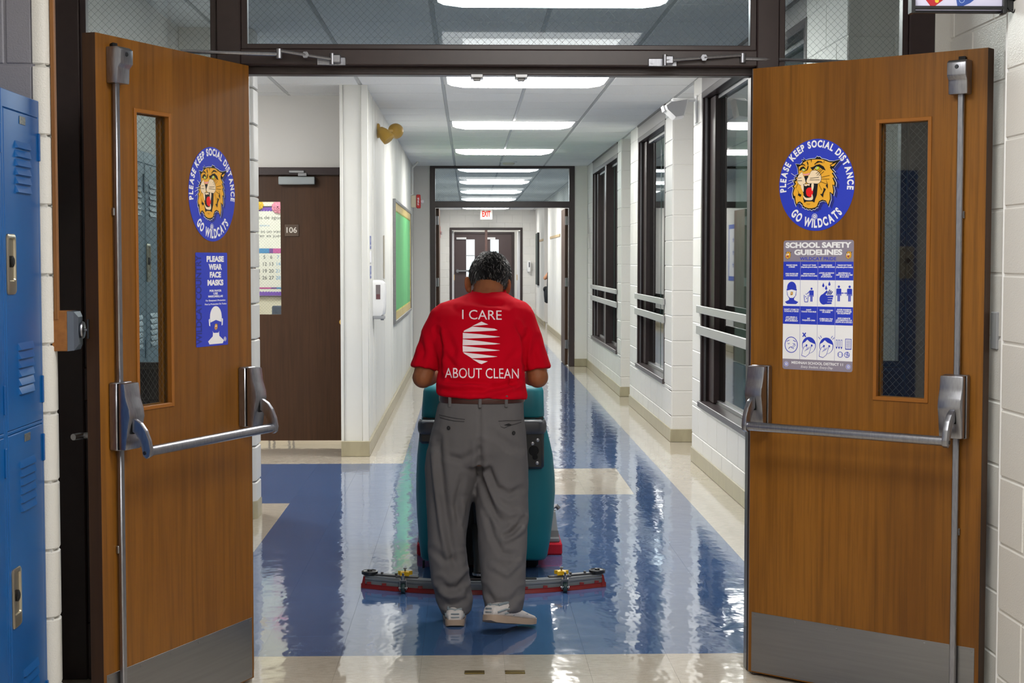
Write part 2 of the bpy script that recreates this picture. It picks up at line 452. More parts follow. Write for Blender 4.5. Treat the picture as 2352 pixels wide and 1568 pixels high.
# concrete blocks laid on a wall face: each block a part of the wall
_blk = {}
def block_mesh(L, h, mat, bull=0):
    key = (round(L, 3), round(h, 3), mat.name, bull)
    if key not in _blk:
        _blk[key] = MB().box(0, L, -0.004, 0.02, 0, h, 0.0042).mesh('block', mat, smooth=30)
    return _blk[key]
def lay_blocks(parent, face, at, a0, a1, z0, z1, mat, L=0.4064, shift=0.0, gap=0.005):
    """face: '-x' faces left (runs along +y), '+x' faces right, '-y' faces the camera (runs along +x)"""
    k = int(math.floor((z0 + 0.02) / 0.2032)); off = 0.008
    while k * 0.2032 + off < z1 - 0.01:
        zb = max(z0, k * 0.2032 + off); zt = min(z1, (k + 1) * 0.2032 + off)
        if zt - zb > 0.02:
            s = a0 + shift - (L if k % 2 == 0 else L / 2) if a1 - a0 > .62 or shift or face != '-x' else a0
            if s == a0: L = a1 - a0
            while s < a1:
                b0 = max(a0, s); b1 = min(a1, s + L)
                if b1 - b0 > 0.03:
                    me = block_mesh(b1 - b0 - gap, zt - zb - gap, mat)
                    if face == '-y': inst(me, 'block', (b0 + gap / 2, at, zb + gap / 2), parent, 0)
                    elif face == '-x': inst(me, 'block', (at, b1 - gap / 2, zb + gap / 2), parent, -PI / 2)
                    elif face == '+x': inst(me, 'block', (at, b0 + gap / 2, zb + gap / 2), parent, PI / 2)
                s += L
        k += 1
def base(x0, x1, y0, y1, label, name='baseboard_right', h=0.107):
    o = MB().box(x0, x1, y0, y1, 0.0, h, 0.004).build(name, BASE, smooth=40)
    return tag(o, label, 'baseboard', kind='structure')

# ---- floor: sub-floor slab, one object per vinyl tile near the camera, the far tiles joined
floor = tag(MB().box(-4.2, 4.4, -4.2, 46, -0.12, -0.003).build('floor', SUBFLOOR), 'waxed vinyl tile floor in blue and cream', 'floor', kind='structure')
def tile_col(x, y):
    if y < 5.725: return 1
    if x > 1.347: return 1
    if x < -1.091 and y < 9.383: return 1
    if x < -0.481 and y > 11.212: return 1
    if -0.177 < x < 1.042 and 9.688 < y < 10.907: return 1
    return 0
_tm = [MB().box(0.00022, FT - 0.00022, 0.00015, FT - 0.00015, -0.004, 0, 0.00012).mesh('tile', m) for m in (TILE_BLUE, TILE_CREAM)]
far = [MB(), MB()]
cnt = 0
X0T = 0.128 - FT * 14; Y0T = 5.725 - FT * 32
for j in range(0, 160):
    y = Y0T + j * FT
    for i in range(0, 28):
        x = X0T + i * FT
        if x > 4.3 or x < -4.15: continue
        c = tile_col(x + FT / 2, y + FT / 2)
        inview = 5.1 < y < 11.5 and (x + FT) > -1.25 - (0.9 if y > 9 else 0) and x < 1.62 and abs(x + .15 - 0.12) < y * 0.33
        if inview and cnt < 300:
            inst(_tm[c], 'tile', (x, y, 0), floor); cnt += 1
        else:
            far[c].box(x + 0.00015, x + FT - 0.00015, y + 0.0001, y + FT - 0.0001, -0.004, 0)
for c, m in ((0, TILE_BLUE), (1, TILE_CREAM)):
    o = far[c].build('tile_field', m, floor, fix=False); o['kind'] = 'stuff'

# ---- ceiling: slab, lay-in tiles, grid bars
ceil = tag(MB().box(-4.2, 4.4, -4.2, 46, CEIL_Z + 0.03, CEIL_Z + 0.15).build('ceiling', SHADOWGAP), 'suspended ceiling of textured white lay-in tiles', 'ceiling', kind='structure')
CX = [-0.19 + 0.615 * k for k in range(-6, 8)]
CY = [5.53 + 0.605 * k for k in range(-16, 59)]
LIGHT_ROWS = [7.345 + 3.63 * k for k in range(8)] + [38.1]
NEAR_ROWS = [3.50, 1.45, -2.2]
def is_light(x, y):
    return (-0.21 < x < 1.0) and any(abs(y - r) < 0.2 for r in LIGHT_ROWS + NEAR_ROWS)
_cm = MB().box(0.012, 0.603, 0.008, 0.597, -0.004, 0.016, 0.004).mesh('ceiling_tile', CEIL)
far_t = MB()
nt_ = 0
for y in CY:
    for x in CX:
        if is_light(x + 0.1, y + 0.02): continue
        vis = 5.4 < y < 21.2 and (-0.82 < x < 1.6 if y > 12 else -2.1 < x < 1.6) and abs(x + 0.3) < (y + .6) * 0.36
        if vis: inst(_cm, 'ceiling_tile', (x, y, CEIL_Z), ceil); nt_ += 1
        else: far_t.box(x + 0.012, x + 0.603, y + 0.008, y + 0.597, CEIL_Z - 0.004, CEIL_Z + 0.016)
o = far_t.build('tile_field', CEIL, ceil, fix=False); o['kind'] = 'stuff'
for x in CX:
    inst_o = MB().box(x - 0.011, x + 0.011, -4.1, 40.2, CEIL_Z - 0.002, CEIL_Z + 0.02).build('grid_runner', TBAR, ceil)
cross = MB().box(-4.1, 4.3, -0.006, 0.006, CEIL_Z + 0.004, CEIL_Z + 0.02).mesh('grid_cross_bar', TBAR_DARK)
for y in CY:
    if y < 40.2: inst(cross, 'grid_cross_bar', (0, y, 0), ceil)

# ---- troffers: housing frame and dropped prismatic lens
def troffer(y, lamp, label):
    t = thing('ceiling_light', label, 'light', (0.42, y + 0.302, CEIL_Z), 'ceiling troffers along the corridor')
    x0, x1 = -0.185, 1.03; y0, y1 = y + 0.006, y + 0.598
    h = MB()
    for b in ((x0, x1, y0, y0 + .02), (x0, x1, y1 - .02, y1), (x0, x0 + .03, y0, y1), (x1 - .03, x1, y0, y1)):
        h.box(b[0], b[1], b[2], b[3], CEIL_Z - 0.006, CEIL_Z + 0.02, 0.002)
    h.box(x0, x1, y0, y1, CEIL_Z + 0.012, CEIL_Z + 0.02)
    h.build('housing', TBAR, t)
    a0, a1, c0, c1 = x0 + .03, x1 - .03, y0 + .02, y1 - .02
    z0, z1, z2 = CEIL_Z - 0.002, CEIL_Z - 0.018, CEIL_Z - 0.036
    rings = [[(a0, c0, z0), (a1, c0, z0), (a1, c1, z0), (a0, c1, z0)],
             [(a0 + .03, c0 + .012, z1), (a1 - .03, c0 + .012, z1), (a1 - .03, c1 - .012, z1), (a0 + .03, c1 - .012, z1)],
             [(a0 + .12, c0 + .05, z2), (a1 - .12, c0 + .05, z2), (a1 - .12, c1 - .05, z2), (a0 + .12, c1 - .05, z2)]]
    ln = MB().loft(rings, mi=1); ln.f.pop(-2); ln.mi.pop(-2); ln.mi[-1] = 0
    ln.build('lens', [lamp, LAMP_EDGE if lamp is LAMP else LAMP_NEAR_EDGE], t)
names = ['nearest corridor light, seen through the transom glass above the doors', 'corridor light just behind the header of the open doors',
         'corridor light third from the open doors', 'corridor light last before the dark inner door frame',
         'first light beyond the inner frame, seen through its transom', 'second light beyond the inner frame, seen through its transom',
         'third light beyond the inner frame, seen through its transom', 'fourth light beyond the inner frame, partly behind a smoke detector',
         'farthest corridor light, above the exit sign']
for i, y in enumerate(LIGHT_ROWS): troffer(y, LAMP, names[i])
for i, y in enumerate(NEAR_ROWS): troffer(y, LAMP_NEAR, ['lobby light nearest the open doors, above the picture', 'lobby light mirrored in the transom glass', 'lobby light farther behind the photographer'][i])

# unseen lamp added past the corner to brighten the side hall
t = thing('ceiling_light', 'unseen ceiling light added past the block pier to brighten the side hall', 'light', (-2.6, 10.6, CEIL_Z))
MB().box(-3.2, -2.0, 10.3, 10.9, CEIL_Z - .008, CEIL_Z + .004, .002).build('housing', TBAR, t)
MB().box(-3.15, -2.05, 10.34, 10.86, CEIL_Z - .03, CEIL_Z - .008, .006).build('lens', LAMP, t)
# ---- near lobby
wl = wall('wall_left', -3.2, -1.26, 4.565, 4.695, 0, CEIL_Z, GREY_CMU, 'grey painted block wing wall above the blue lockers')
lay_blocks(wl, '-y', 4.565, -1.75, -1.264, 1.83, CEIL_Z, GREY_CMU)
bp = []
for t in range(0, 91, 15):
    a = math.radians(t); bp.append((-1.258 + 0.040 * math.sin(a), 4.600 - 0.040 * math.cos(a)))
bp = [(-1.264, 4.560)] + bp + [(-1.224, 4.635), (-1.250, 4.685), (-1.264, 4.69)]
k = 0
while k * 0.2032 < CEIL_Z:
    zt = min(CEIL_Z, (k + 1) * 0.2032 + 0.008) - 0.003; zb = k * 0.2032 + (0.008 if k else 0) + 0.003
    g = 0.004
    inner = [(x - (0.004 if x > -1.262 else 0), y + (0.004 if y < 4.58 else 0)) for x, y in bp]
    ring = lambda P, z: [(x, y, z) for x, y in P]
    MB().loft([ring(inner, zb), ring(bp, zb + g), ring(bp, zt - g), ring(inner, zt)]).build('bullnose_block', WHITE_CMU, wl, smooth=40)
    k += 1
MB().box(-1.262, -1.232, 4.572, 4.65, 0, CEIL_Z).build('mortar', WHITE_CMU, wl)
wall('wall_left', -1.62, -1.52, -4.1, 4.565, 0, CEIL_Z, WALL_WHITE, 'plain wall behind the near blue lockers')
wall('wall_left', -1.56, -1.46, 4.695, 5.42, 0, CEIL_Z, WALL_WHITE, 'short return wall hidden behind the open door beside the lockers')
wr = wall('wall_right', 1.612, 1.80, -4.1, 4.625, 0, CEIL_Z, WHITE_CMU, 'white painted block wall beside the door with the safety poster', 0.012)
lay_blocks(wr, '-x', 1.612, 4.625 - 3 * .4064, 4.625, 0, CEIL_Z, WHITE_CMU)
wr2 = wall('wall_right', 1.688, 1.90, 4.64, 5.42, 0, CEIL_Z, WHITE_CMU, 'white painted block return between near wall and door frame')
lay_blocks(wr2, '-x', 1.688, 4.645, 5.42, 0, CEIL_Z, WHITE_CMU, shift=0.12)
wall('wall_far', 1.632, 1.90, 5.42, 5.56, 0, CEIL_Z, WHITE_CMU, 'narrow white wall strip between door frame and block wall')
MB().tube([(1.618, 4.640, 0.0), (1.618, 4.640, CEIL_Z)], 0.007, 10).build('corner_guard', WHITE_PL, wr2, smooth=40)
wall('wall_behind', -4.1, 4.3, -4.25, -4.1, 0, CEIL_Z + .05, WALL_WHITE, 'lobby wall behind the photographer')

# ---- corridor beyond the frame: left side
w = wall('wall_left', -1.75, -1.627, 5.56, 8.80, 0, CEIL_Z, WHITE_CMU, 'white block wall above the slate lockers beyond the sidelight')
w = wall('wall_left', -1.75, -1.245, 8.80, 9.0, 0, CEIL_Z, WHITE_CMU, 'white block pier end beside the open door')
lay_blocks(w, '-y', 8.80, -1.63, -1.30, 0.1, CEIL_Z, WHITE_CMU)
bp = []
for t in range(0, 91, 15):
    a = math.radians(t); bp.append((-1.262 + 0.05 * math.sin(a), 8.846 - 0.05 * math.cos(a)))
bp = [(-1.30, 8.796)] + bp + [(-1.212, 9.0), (-1.30, 9.0)]
k = 0
while k * 0.2032 < CEIL_Z:
    zt = min(CEIL_Z, (k + 1) * 0.2032 + 0.008) - 0.003; zb = k * 0.2032 + (0.008 if k else 0) + 0.003
    inner = [(x - (0.006 if x > -1.27 else 0), y + (0.006 if y < 8.83 else 0)) for x, y in bp]
    MB().loft([ring(inner, zb), ring(bp, zb + .006), ring(bp, zt - .006), ring(inner, zt)]).build('bullnose_block', WHITE_CMU, w, smooth=40)
    k += 1
bp2 = [(x + (0.004 if x > -1.29 else 0), y - (0.004 if y < 8.9 else 0)) for x, y in bp]
o = MB().loft([ring(bp2, 0), ring(bp2, 0.095), ring(bp, 0.102)]).build('baseboard_left', BASE, smooth=40)
tag(o, 'tan vinyl base around the block pier end', 'baseboard', kind='structure')
# side hall with room 106
wall('wall_left', -3.6, -3.45, 9.0, 12.4, 0, CEIL_Z, WALL_WHITE, 'end wall of the short side hall by room 106')
wall('wall_left', -3.5, -1.75, 8.88, 9.0, 0, CEIL_Z, WALL_WHITE, 'side hall wall hidden behind the block pier')
w106 = wall('wall_far', -1.98, -0.94, 12.40, 12.55, 2.20, CEIL_Z, WALL_GREY, 'pale grey wall over the classroom door')
wall('wall_far', -3.5, -1.98, 12.40, 12.55, 0, CEIL_Z, WALL_GREY, 'pale grey wall beside the classroom door')
# pilaster at the corner of the left corridor wall
t = MB().box(-0.957, -0.752, 11.64, 21.5, 0, CEIL_Z)
wl3 = tag(MB().box(-0.957, -0.790, 11.645, 21.5, 0, CEIL_Z).build('wall_left', SHADOWGAP), 'corridor wall of tall white enamelled panels', 'wall', kind='structure')
for (a, b, d) in ((-0.962, -0.938, .012), (-0.938, -0.802, .0), (-0.802, -0.752, .012)):
    MB().box(a, b, 11.632 - d, 11.66, 0.1, CEIL_Z, 0.003).build('panel', PANEL_WHITE, wl3, smooth=40)
py = [11.66, 12.86, 14.1, 15.3, 16.52, 17.74, 18.96, 20.2, 21.49]
for i in range(8):
    MB().box(-0.79, -0.770, py[i] + 0.013, py[i + 1] - 0.013, 0.09, CEIL_Z, 0.004).build('panel', PANEL_WHITE, wl3, smooth=40)
for y in (12.0, 12.5, 15.62, 20.6):
    MB().box(-0.771, -0.766, y - 0.012, y + 0.012, 0.1, CEIL_Z, 0.001).build('batten', PANEL_WHITE, wl3)
base(-0.772, -0.748, 11.62, 21.5, 'tan vinyl base along the white panel wall', 'baseboard_left', 0.1)
base(-0.962, -0.748, 11.612, 11.64, 'tan vinyl base under the corner pilaster', 'baseboard_left', 0.118)

# ---- corridor right side: three window bays with recesses between
XR = 1.645
def bay(y0, y1, wy0, wy1, lab, endface):
    zs, zh = 0.448, 2.655
    o = wall('wall_right', XR, XR + 0.24, y0, y1, 0, zs, WHITE_CMU, 'low white block wall under the %s window' % lab)
    lay_blocks(o, '-x', XR, y0, y1, 0.1, zs, WHITE_CMU)
    o = wall('wall_right', XR, XR + 0.24, wy1, y1, zs, CEIL_Z, WHITE_CMU, 'white block pier at the far end of the %s window' % lab)
    lay_blocks(o, '-x', XR, wy1, y1, zs, CEIL_Z, WHITE_CMU)
    o = wall('wall_right', XR, XR + 0.6, y0, wy0, zs, CEIL_Z, WHITE_CMU, 'white block pier with broad end face before the %s window' % lab)
    lay_blocks(o, '-x', XR, y0, wy0, zs, CEIL_Z, WHITE_CMU)
    if endface:
        o = wall('wall_right', XR, XR + 0.6, y0 + .002, y0 + 0.2, 0, zs, WHITE_CMU, 'foot of the white block end face before the %s window' % lab)
        lay_blocks(o, '-y', y0, XR, XR + 0.42, 0.1, CEIL_Z, WHITE_CMU)
        base(XR - 0.010, XR + 0.45, y0 - 0.012, y0 + .02, 'tan vinyl base across the end face before the %s window' % lab)
    base(XR - 0.012, XR + 0.02, y0 - .01, y1 + .005, 'tan vinyl base under the %s window' % lab)
    o = wall('wall_right', XR - 0.004, XR + 0.2, wy0, wy1, zh, CEIL_Z, M('header_panel_grey', (142, 138, 137), .45), 'grey metal panel over the %s window' % lab)
    MB().box(XR - 0.012, XR, wy0, wy1, CEIL_Z - .022, CEIL_Z - .002, .002).build('ceiling_trim', BRONZE, o)
BAYS = [(6.72, 11.32, 7.55, 10.93, 'nearest'), (12.49, 15.74, 12.95, 15.06, 'middle'), (16.70, 21.5, 17.1, 20.55, 'farthest')]
for b in BAYS: bay(*b, True)
# recesses between the bays
for y0, y1, lab in ((5.56, 6.72, 'nearest'), (11.32, 12.49, 'middle'), (15.74, 16.70, 'farthest')):
    wall('wall_right', XR + 0.40, XR + 0.5, y0, y1, 0, CEIL_Z, WALL_GREY, 'back of the %s doorway recess' % lab)
# dim office behind the glass
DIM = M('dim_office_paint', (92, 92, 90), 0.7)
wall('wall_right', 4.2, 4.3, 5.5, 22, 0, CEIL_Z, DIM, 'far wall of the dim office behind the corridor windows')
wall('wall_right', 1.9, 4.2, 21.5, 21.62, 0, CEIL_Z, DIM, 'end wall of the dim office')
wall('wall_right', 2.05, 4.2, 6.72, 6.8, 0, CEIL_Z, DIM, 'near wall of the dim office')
wall('wall_right', 1.90, 4.3, 5.42, 5.56, 0, CEIL_Z, WHITE_CMU, 'block wall closing the office corner')
wall('wall_left', -3.6, -1.46, 5.42, 5.56, 0, CEIL_Z, WHITE_CMU, 'block wall behind the lockers beside the frame')

def window_bay(n, y0, y1, mull, label):
    w = thing('window_%d' % n, label, 'window', (XR + .1, (y0 + y1) / 2, 0.45), kind='structure')
    z0, z1 = 0.448, 2.655; x0, x1 = XR - 0.006, XR + 0.14
    f = MB().box(x0, x1, y0, y0 + .05, z0, z1, .003).box(x0, x1, y1 - .05, y1, z0, z1, .003)
    f.box(x0, x1, y0, y1, z1 - .045, z1, .003)
    f.build('frame', BRONZE, w)
    MB().box(x0 - .016, x1, y0 - .01, y1 + .01, z0 - .012, z0 + .032, .003).build('sill', M('dark_sill_tile', (74, 66, 66), .3, var=(30, (58, 52, 54), .7)), w)
    MB().box(x0 + .075, x0 + .12, y0 + .05, y1 - .05, z0 + .032, z0 + .06, .002).build('track', STEEL, w)
    MB().box(x0 + .07, x0 + .12, y0 + .05, y1 - .05, z1 - .075, z1 - .045, .002).build('track', STEEL, w)
    MB().box(x0 + .02, x0 + .032, y1 - .075, y1 - .05, z0 + .03, z1 - .045).build('channel', STEEL, w)
    MB().box(x0 + .05, x0 + .10, y1 - .30, y1 - .09, z0 + .04, z1 - .05, .003).build('stile', BRONZE, w)
    xs = [y0 + .05] + mull + [y1 - .30]
    for m in mull:
        MB().box(x0 + .086, x0 + .098, m - .006, m + .006, z0 + .06, z1 - .07).build('pane_edge', M('green_glass_edge', (70, 104, 96), .2), w)
    for i in range(len(xs) - 1):
        a, b = xs[i], xs[i + 1]
        MB().box(x0 + .088, x0 + .094, a + .004, b - .004, z0 + .06, z1 - .07).build('pane', DGLASS, w)
    return w
window_bay(2, 7.55, 10.93, [8.55, 9.32], 'nearest tall bronze corridor window with sliding glass')
window_bay(3, 12.95, 15.06, [13.9], 'middle tall bronze corridor window between block piers')
w4 = window_bay(4, 17.1, 20.55, [18.4], 'farthest tall bronze corridor window by the inner frame')
MB().box(XR - .004, XR + .12, 18.55, 18.72, .46, 2.64, .004).build('mullion', BRONZE, w4)
for y0, y1, lab in ((7.5, 11.0, 'nearest'), (12.9, 15.12, 'middle'), (17.05, 20.62, 'farthest')):
    for z0, z1, hl in ((1.103, 1.157, 'upper'), (0.952, 1.016, 'lower')):
        r = MB().box(XR - 0.026, XR - 0.010, y0, y1, z0, z1, .003)
        for yy in (y0 + .1, y1 - .06): r.box(XR - .012, XR - .0005, yy - .02, yy + .02, z0 + .015, z1 - .015)
        tag(r.build('guard_rail', M('pale_aluminium', (190, 190, 188), .35, .6)), '%s flat aluminium guard rail across the %s window' % (hl, lab), 'rail', 'guard rails across the corridor windows')

# ---- inner frame (second cross-corridor opening)
YI = 21.5
wall('wall_far', -0.79, -0.535, YI, YI + .14, 0, CEIL_Z, WALL_GREY, 'grey infill wall beside the inner frame, bulletin board side')
wall('wall_far', 1.462, 1.90, YI, YI + .14, 0, CEIL_Z, WALL_WHITE, 'white infill wall beside the inner frame, window side')
base(1.462, 1.66, YI - .012, YI + .01, 'tan vinyl base beside the inner frame', 'baseboard_far')
base(-.75, -.535, YI - .012, YI + .01, 'tan vinyl base beside the inner frame near the bulletin board', 'baseboard_far')
wi = thing('window_5', 'inner bronze frame across the corridor with a wide transom pane', 'window', (.46, YI, 0), kind='structure')
MB().box(-.535, -.465, YI - .03, YI + .17, 0, CEIL_Z, .004).build('jamb', BRONZE, wi)
MB().box(1.392, 1.464, YI - .03, YI + .17, 0, CEIL_Z, .004).build('jamb', BRONZE, wi)
MB().box(-.535, 1.464, YI - .03, YI + .17, 2.205, 2.29, .004).build('header', BRONZE, wi)
MB().box(-.535, 1.464, YI - .03, YI + .17, 2.745, CEIL_Z + .02, .004).build('head', BRONZE, wi)
MB().box(-.465, 1.392, YI + .06, YI + .066, 2.29, 2.745).build('pane', WGLASS, wi)
wire_grid(basis((-.465, YI + .058, 2.29), (1, 0, 0), (0, 0, 1)), 1.857, .455, .03, 'wire_mesh', wi, .0008)

# inner frame's leaves, standing open into the far corridor, seen on edge
for n, x, sx, lab in ((4, -.462, 1, 'open brown leaf on the bulletin board side of the inner frame'), (5, 1.39, -1, 'open brown leaf on the window side of the inner frame')):
    d = thing('door_%d' % n, lab, 'door', (x, YI + .2, 0), kind='structure')
    MB().box(x, x + sx * .045, YI + .185, YI + 1.05, .01, 2.20, .003).build('slab', WOOD_DARK, d)
    for z in (2.03, 1.17, .30):
        h = MB().box(x - sx * .002, x + sx * .046, YI + .165, YI + .18, z - .06, z + .06, .002)
        h.cyl((x + sx * .02, YI + .168, z - .062), (x + sx * .02, YI + .168, z + .062), .008, n=8)
        h.build('hinge', STEEL, d)

# ---- far corridor
wfl = tag(MB().box(-.95, -.79, YI + .14, 40.1, 0, CEIL_Z).build('wall_left', SHADOWGAP), 'white panel wall of the far corridor, bulletin board side', 'wall', kind='structure')
wfr = tag(MB().box(1.72, 1.9, YI + .14, 33.5, 0, CEIL_Z).build('wall_right', SHADOWGAP), 'white panel wall of the far corridor, window side', 'wall', kind='structure')
yy = YI + .16
while yy < 40:
    e = min(yy + 1.22, 40.08)
    MB().box(-.80, -.772, yy + .014, e - .014, .08, CEIL_Z, .004).build('panel', PANEL_WHITE, wfl)
    yy += 1.22
yy = YI + .16
while yy < 33.4:
    e = min(yy + 1.22, 33.48)
    MB().box(1.705, 1.73, yy + .014, e - .014, .08, CEIL_Z, .004).build('panel', PANEL_WHITE, wfr)
    yy += 1.22
wfr2 = tag(MB().box(1.72, 2.4, 34.9, 40.1, 0, CEIL_Z).build('wall_right', WALL_WHITE), 'white wall past the recess at the far end of the corridor', 'wall', kind='structure')
for a, b in ((34.9, 36.1), (36.1, 37.4), (37.4, 38.7)):
    MB().box(1.705, 1.722, a + .01, b - .01, .08, CEIL_Z, .004).build('panel', PANEL_WHITE, wfr2)
MB().box(1.70, 2.4, 34.88, 34.9, .08, CEIL_Z).build('panel', WALL_GREY, wfr2)
wall('wall_right', 2.5, 2.6, 33.3, 35.0, 0, CEIL_Z, WALL_GREY, 'grey back of the far recess')
wall('wall_right', 1.9, 2.5, 33.38, 33.5, 0, CEIL_Z, WALL_GREY, 'near side of the far recess')
base(1.69, 1.72, YI + .2, 33.5, 'tan vinyl base of the far corridor, window side', 'baseboard_right', .1)
base(1.69, 1.72, 34.88, 40.1, 'tan vinyl base past the far recess', 'baseboard_right', .1)
base(-.79, -.757, YI + .2, 40.1, 'tan vinyl base of the far corridor, bulletin board side', 'baseboard_left', .1)
YE = 40.1
for x0, x1, z0 in ((-.95, -.495, 0), (1.385, 2.4, 0), (-.495, 1.385, 2.318)):
    o = wall('wall_far', x0, x1, YE, YE + .2, z0, CEIL_Z, WHITE_CMU, {-.95: 'white block end wall beside the exit, bulletin board side', 1.385: 'white block end wall beside the exit, dispenser side', -.495: 'white block end wall above the exit doors'}[x0])
    lay_blocks(o, '-y', YE, max(x0, -.78), min(x1, 1.72), z0, CEIL_Z, WHITE_CMU)
base(1.385, 1.72, YE - .015, YE, 'tan vinyl base on the end wall', 'baseboard_far', .1)
wx = thing('window_6', 'bronze frame of the exit vestibule at the corridor end', 'window', (.45, YE, 0), kind='structure')
MB().box(-.495, -.44, YE - .03, YE + .22, 0, 2.318, .004).build('jamb', BRONZE, wx)
MB().box(1.33, 1.385, YE - .03, YE + .22, 0, 2.318, .004).build('jamb', BRONZE, wx)
MB().box(-.495, 1.385, YE - .03, YE + .22, 2.26, 2.32, .004).build('header', BRONZE, wx)
MB().box(.415, .48, YE - .03, YE + .1, 0, 2.26, .004).build('mullion', M('rose_brown_paint', (104, 76, 70), .35), wx)
for sx, x in ((1, -.44), (-1, 1.33)):
    d = thing('door_%d' % (6 if sx > 0 else 7), 'white inner exit door standing open, %s side' % ('bulletin board' if sx > 0 else 'dispenser'), 'door', (x, YE + .3, 0), kind='structure')
    MB().box(x, x + sx * .045, YE + .24, YE + 1.15, .01, 2.24, .003).build('slab', WHITE_PL, d)
    MB().box(x + sx * .045, x + sx * .06, YE + .95, YE + 1.05, .95, 1.1, .003).build('handle', BRASS, d)
YV = 43.4
t = thing('ceiling_light', 'unseen ceiling light added behind the end wall to brighten the exit vestibule', 'light', (.45, 41.7, CEIL_Z))  # unseen lamp added to lift the vestibule and its outer doors
MB().box(-.15, 1.05, 41.4, 42.0, CEIL_Z - .008, CEIL_Z + .004, .002).build('housing', TBAR, t)
MB().box(-.10, 1.0, 41.44, 41.96, CEIL_Z - .03, CEIL_Z - .008, .006).build('lens', lamp_mat('added_vestibule_lens', 24.0), t)
wall('wall_left', -.62, -.48, YE + .2, YV + .2, 0, CEIL_Z, WALL_WHITE, 'vestibule side wall, bulletin board side')
wall('wall_right', 1.36, 1.5, YE + .2, YV + .2, 0, CEIL_Z, WALL_WHITE, 'vestibule side wall, dispenser side')
wall('wall_far', -.62, 1.5, YV, YV + .15, 2.27, CEIL_Z, WALL_WHITE, 'wall above the outer exit doors')
wall('wall_far', 1.26, 1.5, YV, YV + .15, 0, 2.27, WALL_WHITE, 'white strip beside the outer exit doors')
wv = thing('window_7', 'bronze frame of the outer exit doors', 'window', (.4, YV, 0), kind='structure')
MB().box(-.48, -.41, YV - .03, YV + .15, 0, 2.27, .004).build('jamb', BRONZE, wv)
MB().box(1.20, 1.27, YV - .03, YV + .15, 0, 2.27, .004).build('jamb', BRONZE, wv)
MB().box(-.48, 1.27, YV - .03, YV + .15, 2.21, 2.27, .004).build('header', BRONZE, wv)
DBROWN = M('outer_door_paint', (72, 57, 57), .5)
for n, a, b, wa, wb, lab in ((8, -.41, .40, -.075, .162, 'outer exit door with crash bar, bulletin board side'), (9, .40, 1.20, .60, .835, 'outer exit door with narrow pane, dispenser side')):
    d = thing('door_%d' % n, lab, 'door', ((a + b) / 2, YV, 0), kind='structure')
    s = MB().box(a - (.006 if n == 8 else .0), wa, YV, YV + .045, .01, 2.216).box(wb, b + (.006 if n == 9 else .0), YV, YV + .045, .01, 2.216).box(wa, wb, YV, YV + .045, 2.06, 2.216).box(wa, wb, YV, YV + .045, .01, .83)
    s.build('slab', DBROWN, d)
    MB().box(wa, wb, YV + .02, YV + .026, .83, 2.06).build('pane', GLASS, d)
    MB().box(wa - .01, wb + .01, YV - .004, YV + .0, 1.60, 1.62).build('glazing_bar', STEEL, d)
    MB().box(a + .06, a + .34, YV - .07, YV - .0, 2.06, 2.12, .006).build('closer', WHITE_PL, d)
    MB().box(a + .05, b - .05, YV - .09, YV - .05, 1.16, 1.21, .008).box(a + .06, a + .12, YV - .06, YV, 1.13, 1.23).build('crash_bar', STEEL, d)

# ================================================================== NEAR FRAME: bronze frame with wired transom and sidelights
YF = 5.42
wf = thing('window_1', 'dark bronze frame around the open double doors with wired glass transom and sidelights', 'window', (.1, YF, 0), kind='structure')
def fpart(name, x0, x1, z0, z1, y0=YF, y1=YF + .14, b=.004): return MB().box(x0, x1, y0, y1, z0, z1, b).build(name, BRONZE, wf)
fpart('jamb', -1.455, -1.343, 0, CEIL_Z + .02); fpart('jamb', 1.542, 1.632, 0, CEIL_Z + .02)
fpart('post', -.872, -.788, 0, CEIL_Z + .02); fpart('post', 1.006, 1.085, 0, CEIL_Z + .02)
fpart('header', -.79, 1.008, 2.150, 2.206)
fpart('head', -1.343, 1.542, CEIL_Z - .04, CEIL_Z + .02)
fpart('door_stop', -.79, 1.008, 2.124, 2.152, YF + .055, YF + .12, .003)
fpart('door_stop', -.792, -.776, 0, 2.124, YF + .055, YF + .12, .003); fpart('door_stop', .996, 1.01, 0, 2.124, YF + .055, YF + .12, .003)
for (x0, x1, z0, z1) in ((-.788, 1.006, 2.206, CEIL_Z - .04), (-1.343, -.872, 1.10, CEIL_Z - .04), (-1.343, -.872, .20, .985), (1.085, 1.542, 1.10, CEIL_Z - .04), (1.085, 1.542, .20, .985)):
    g = MB()
    for b in ((x0, x1, z0, z0 + .018), (x0, x1, z1 - .018, z1), (x0, x0 + .022, z0, z1), (x1 - .022, x1, z0, z1)):
        g.box(b[0], b[1], YF + .012, YF + .05, b[2], b[3], .002)
    g.build('glazing_bead', BRONZE, wf)
    MB().box(x0 + .015, x1 - .015, YF + .055, YF + .062, z0 + .012, z1 - .012).build('pane', WGLASS if x1 - x0 > 1 else LGLASS, wf)
    wire_grid(basis((x0 + .018, YF + .053, z0 + .015), (1, 0, 0), (0, 0, 1)), x1 - x0 - .036, z1 - z0 - .03, .0248, 'wire_mesh', wf, .0006)
for x0, x1 in ((-1.343, -.872), (1.085, 1.542)):
    fpart('rail', x0, x1, .985, 1.10); fpart('rail', x0, x1, 0, .20)
for x in (.029, .185):
    s = MB().box(x - .022, x + .022, YF + .035, YF + .10, 2.112, 2.126, .002).box(x - .013, x + .013, YF + .055, YF + .085, 2.104, 2.114, .002)
    s.build('strike', STEEL, wf)
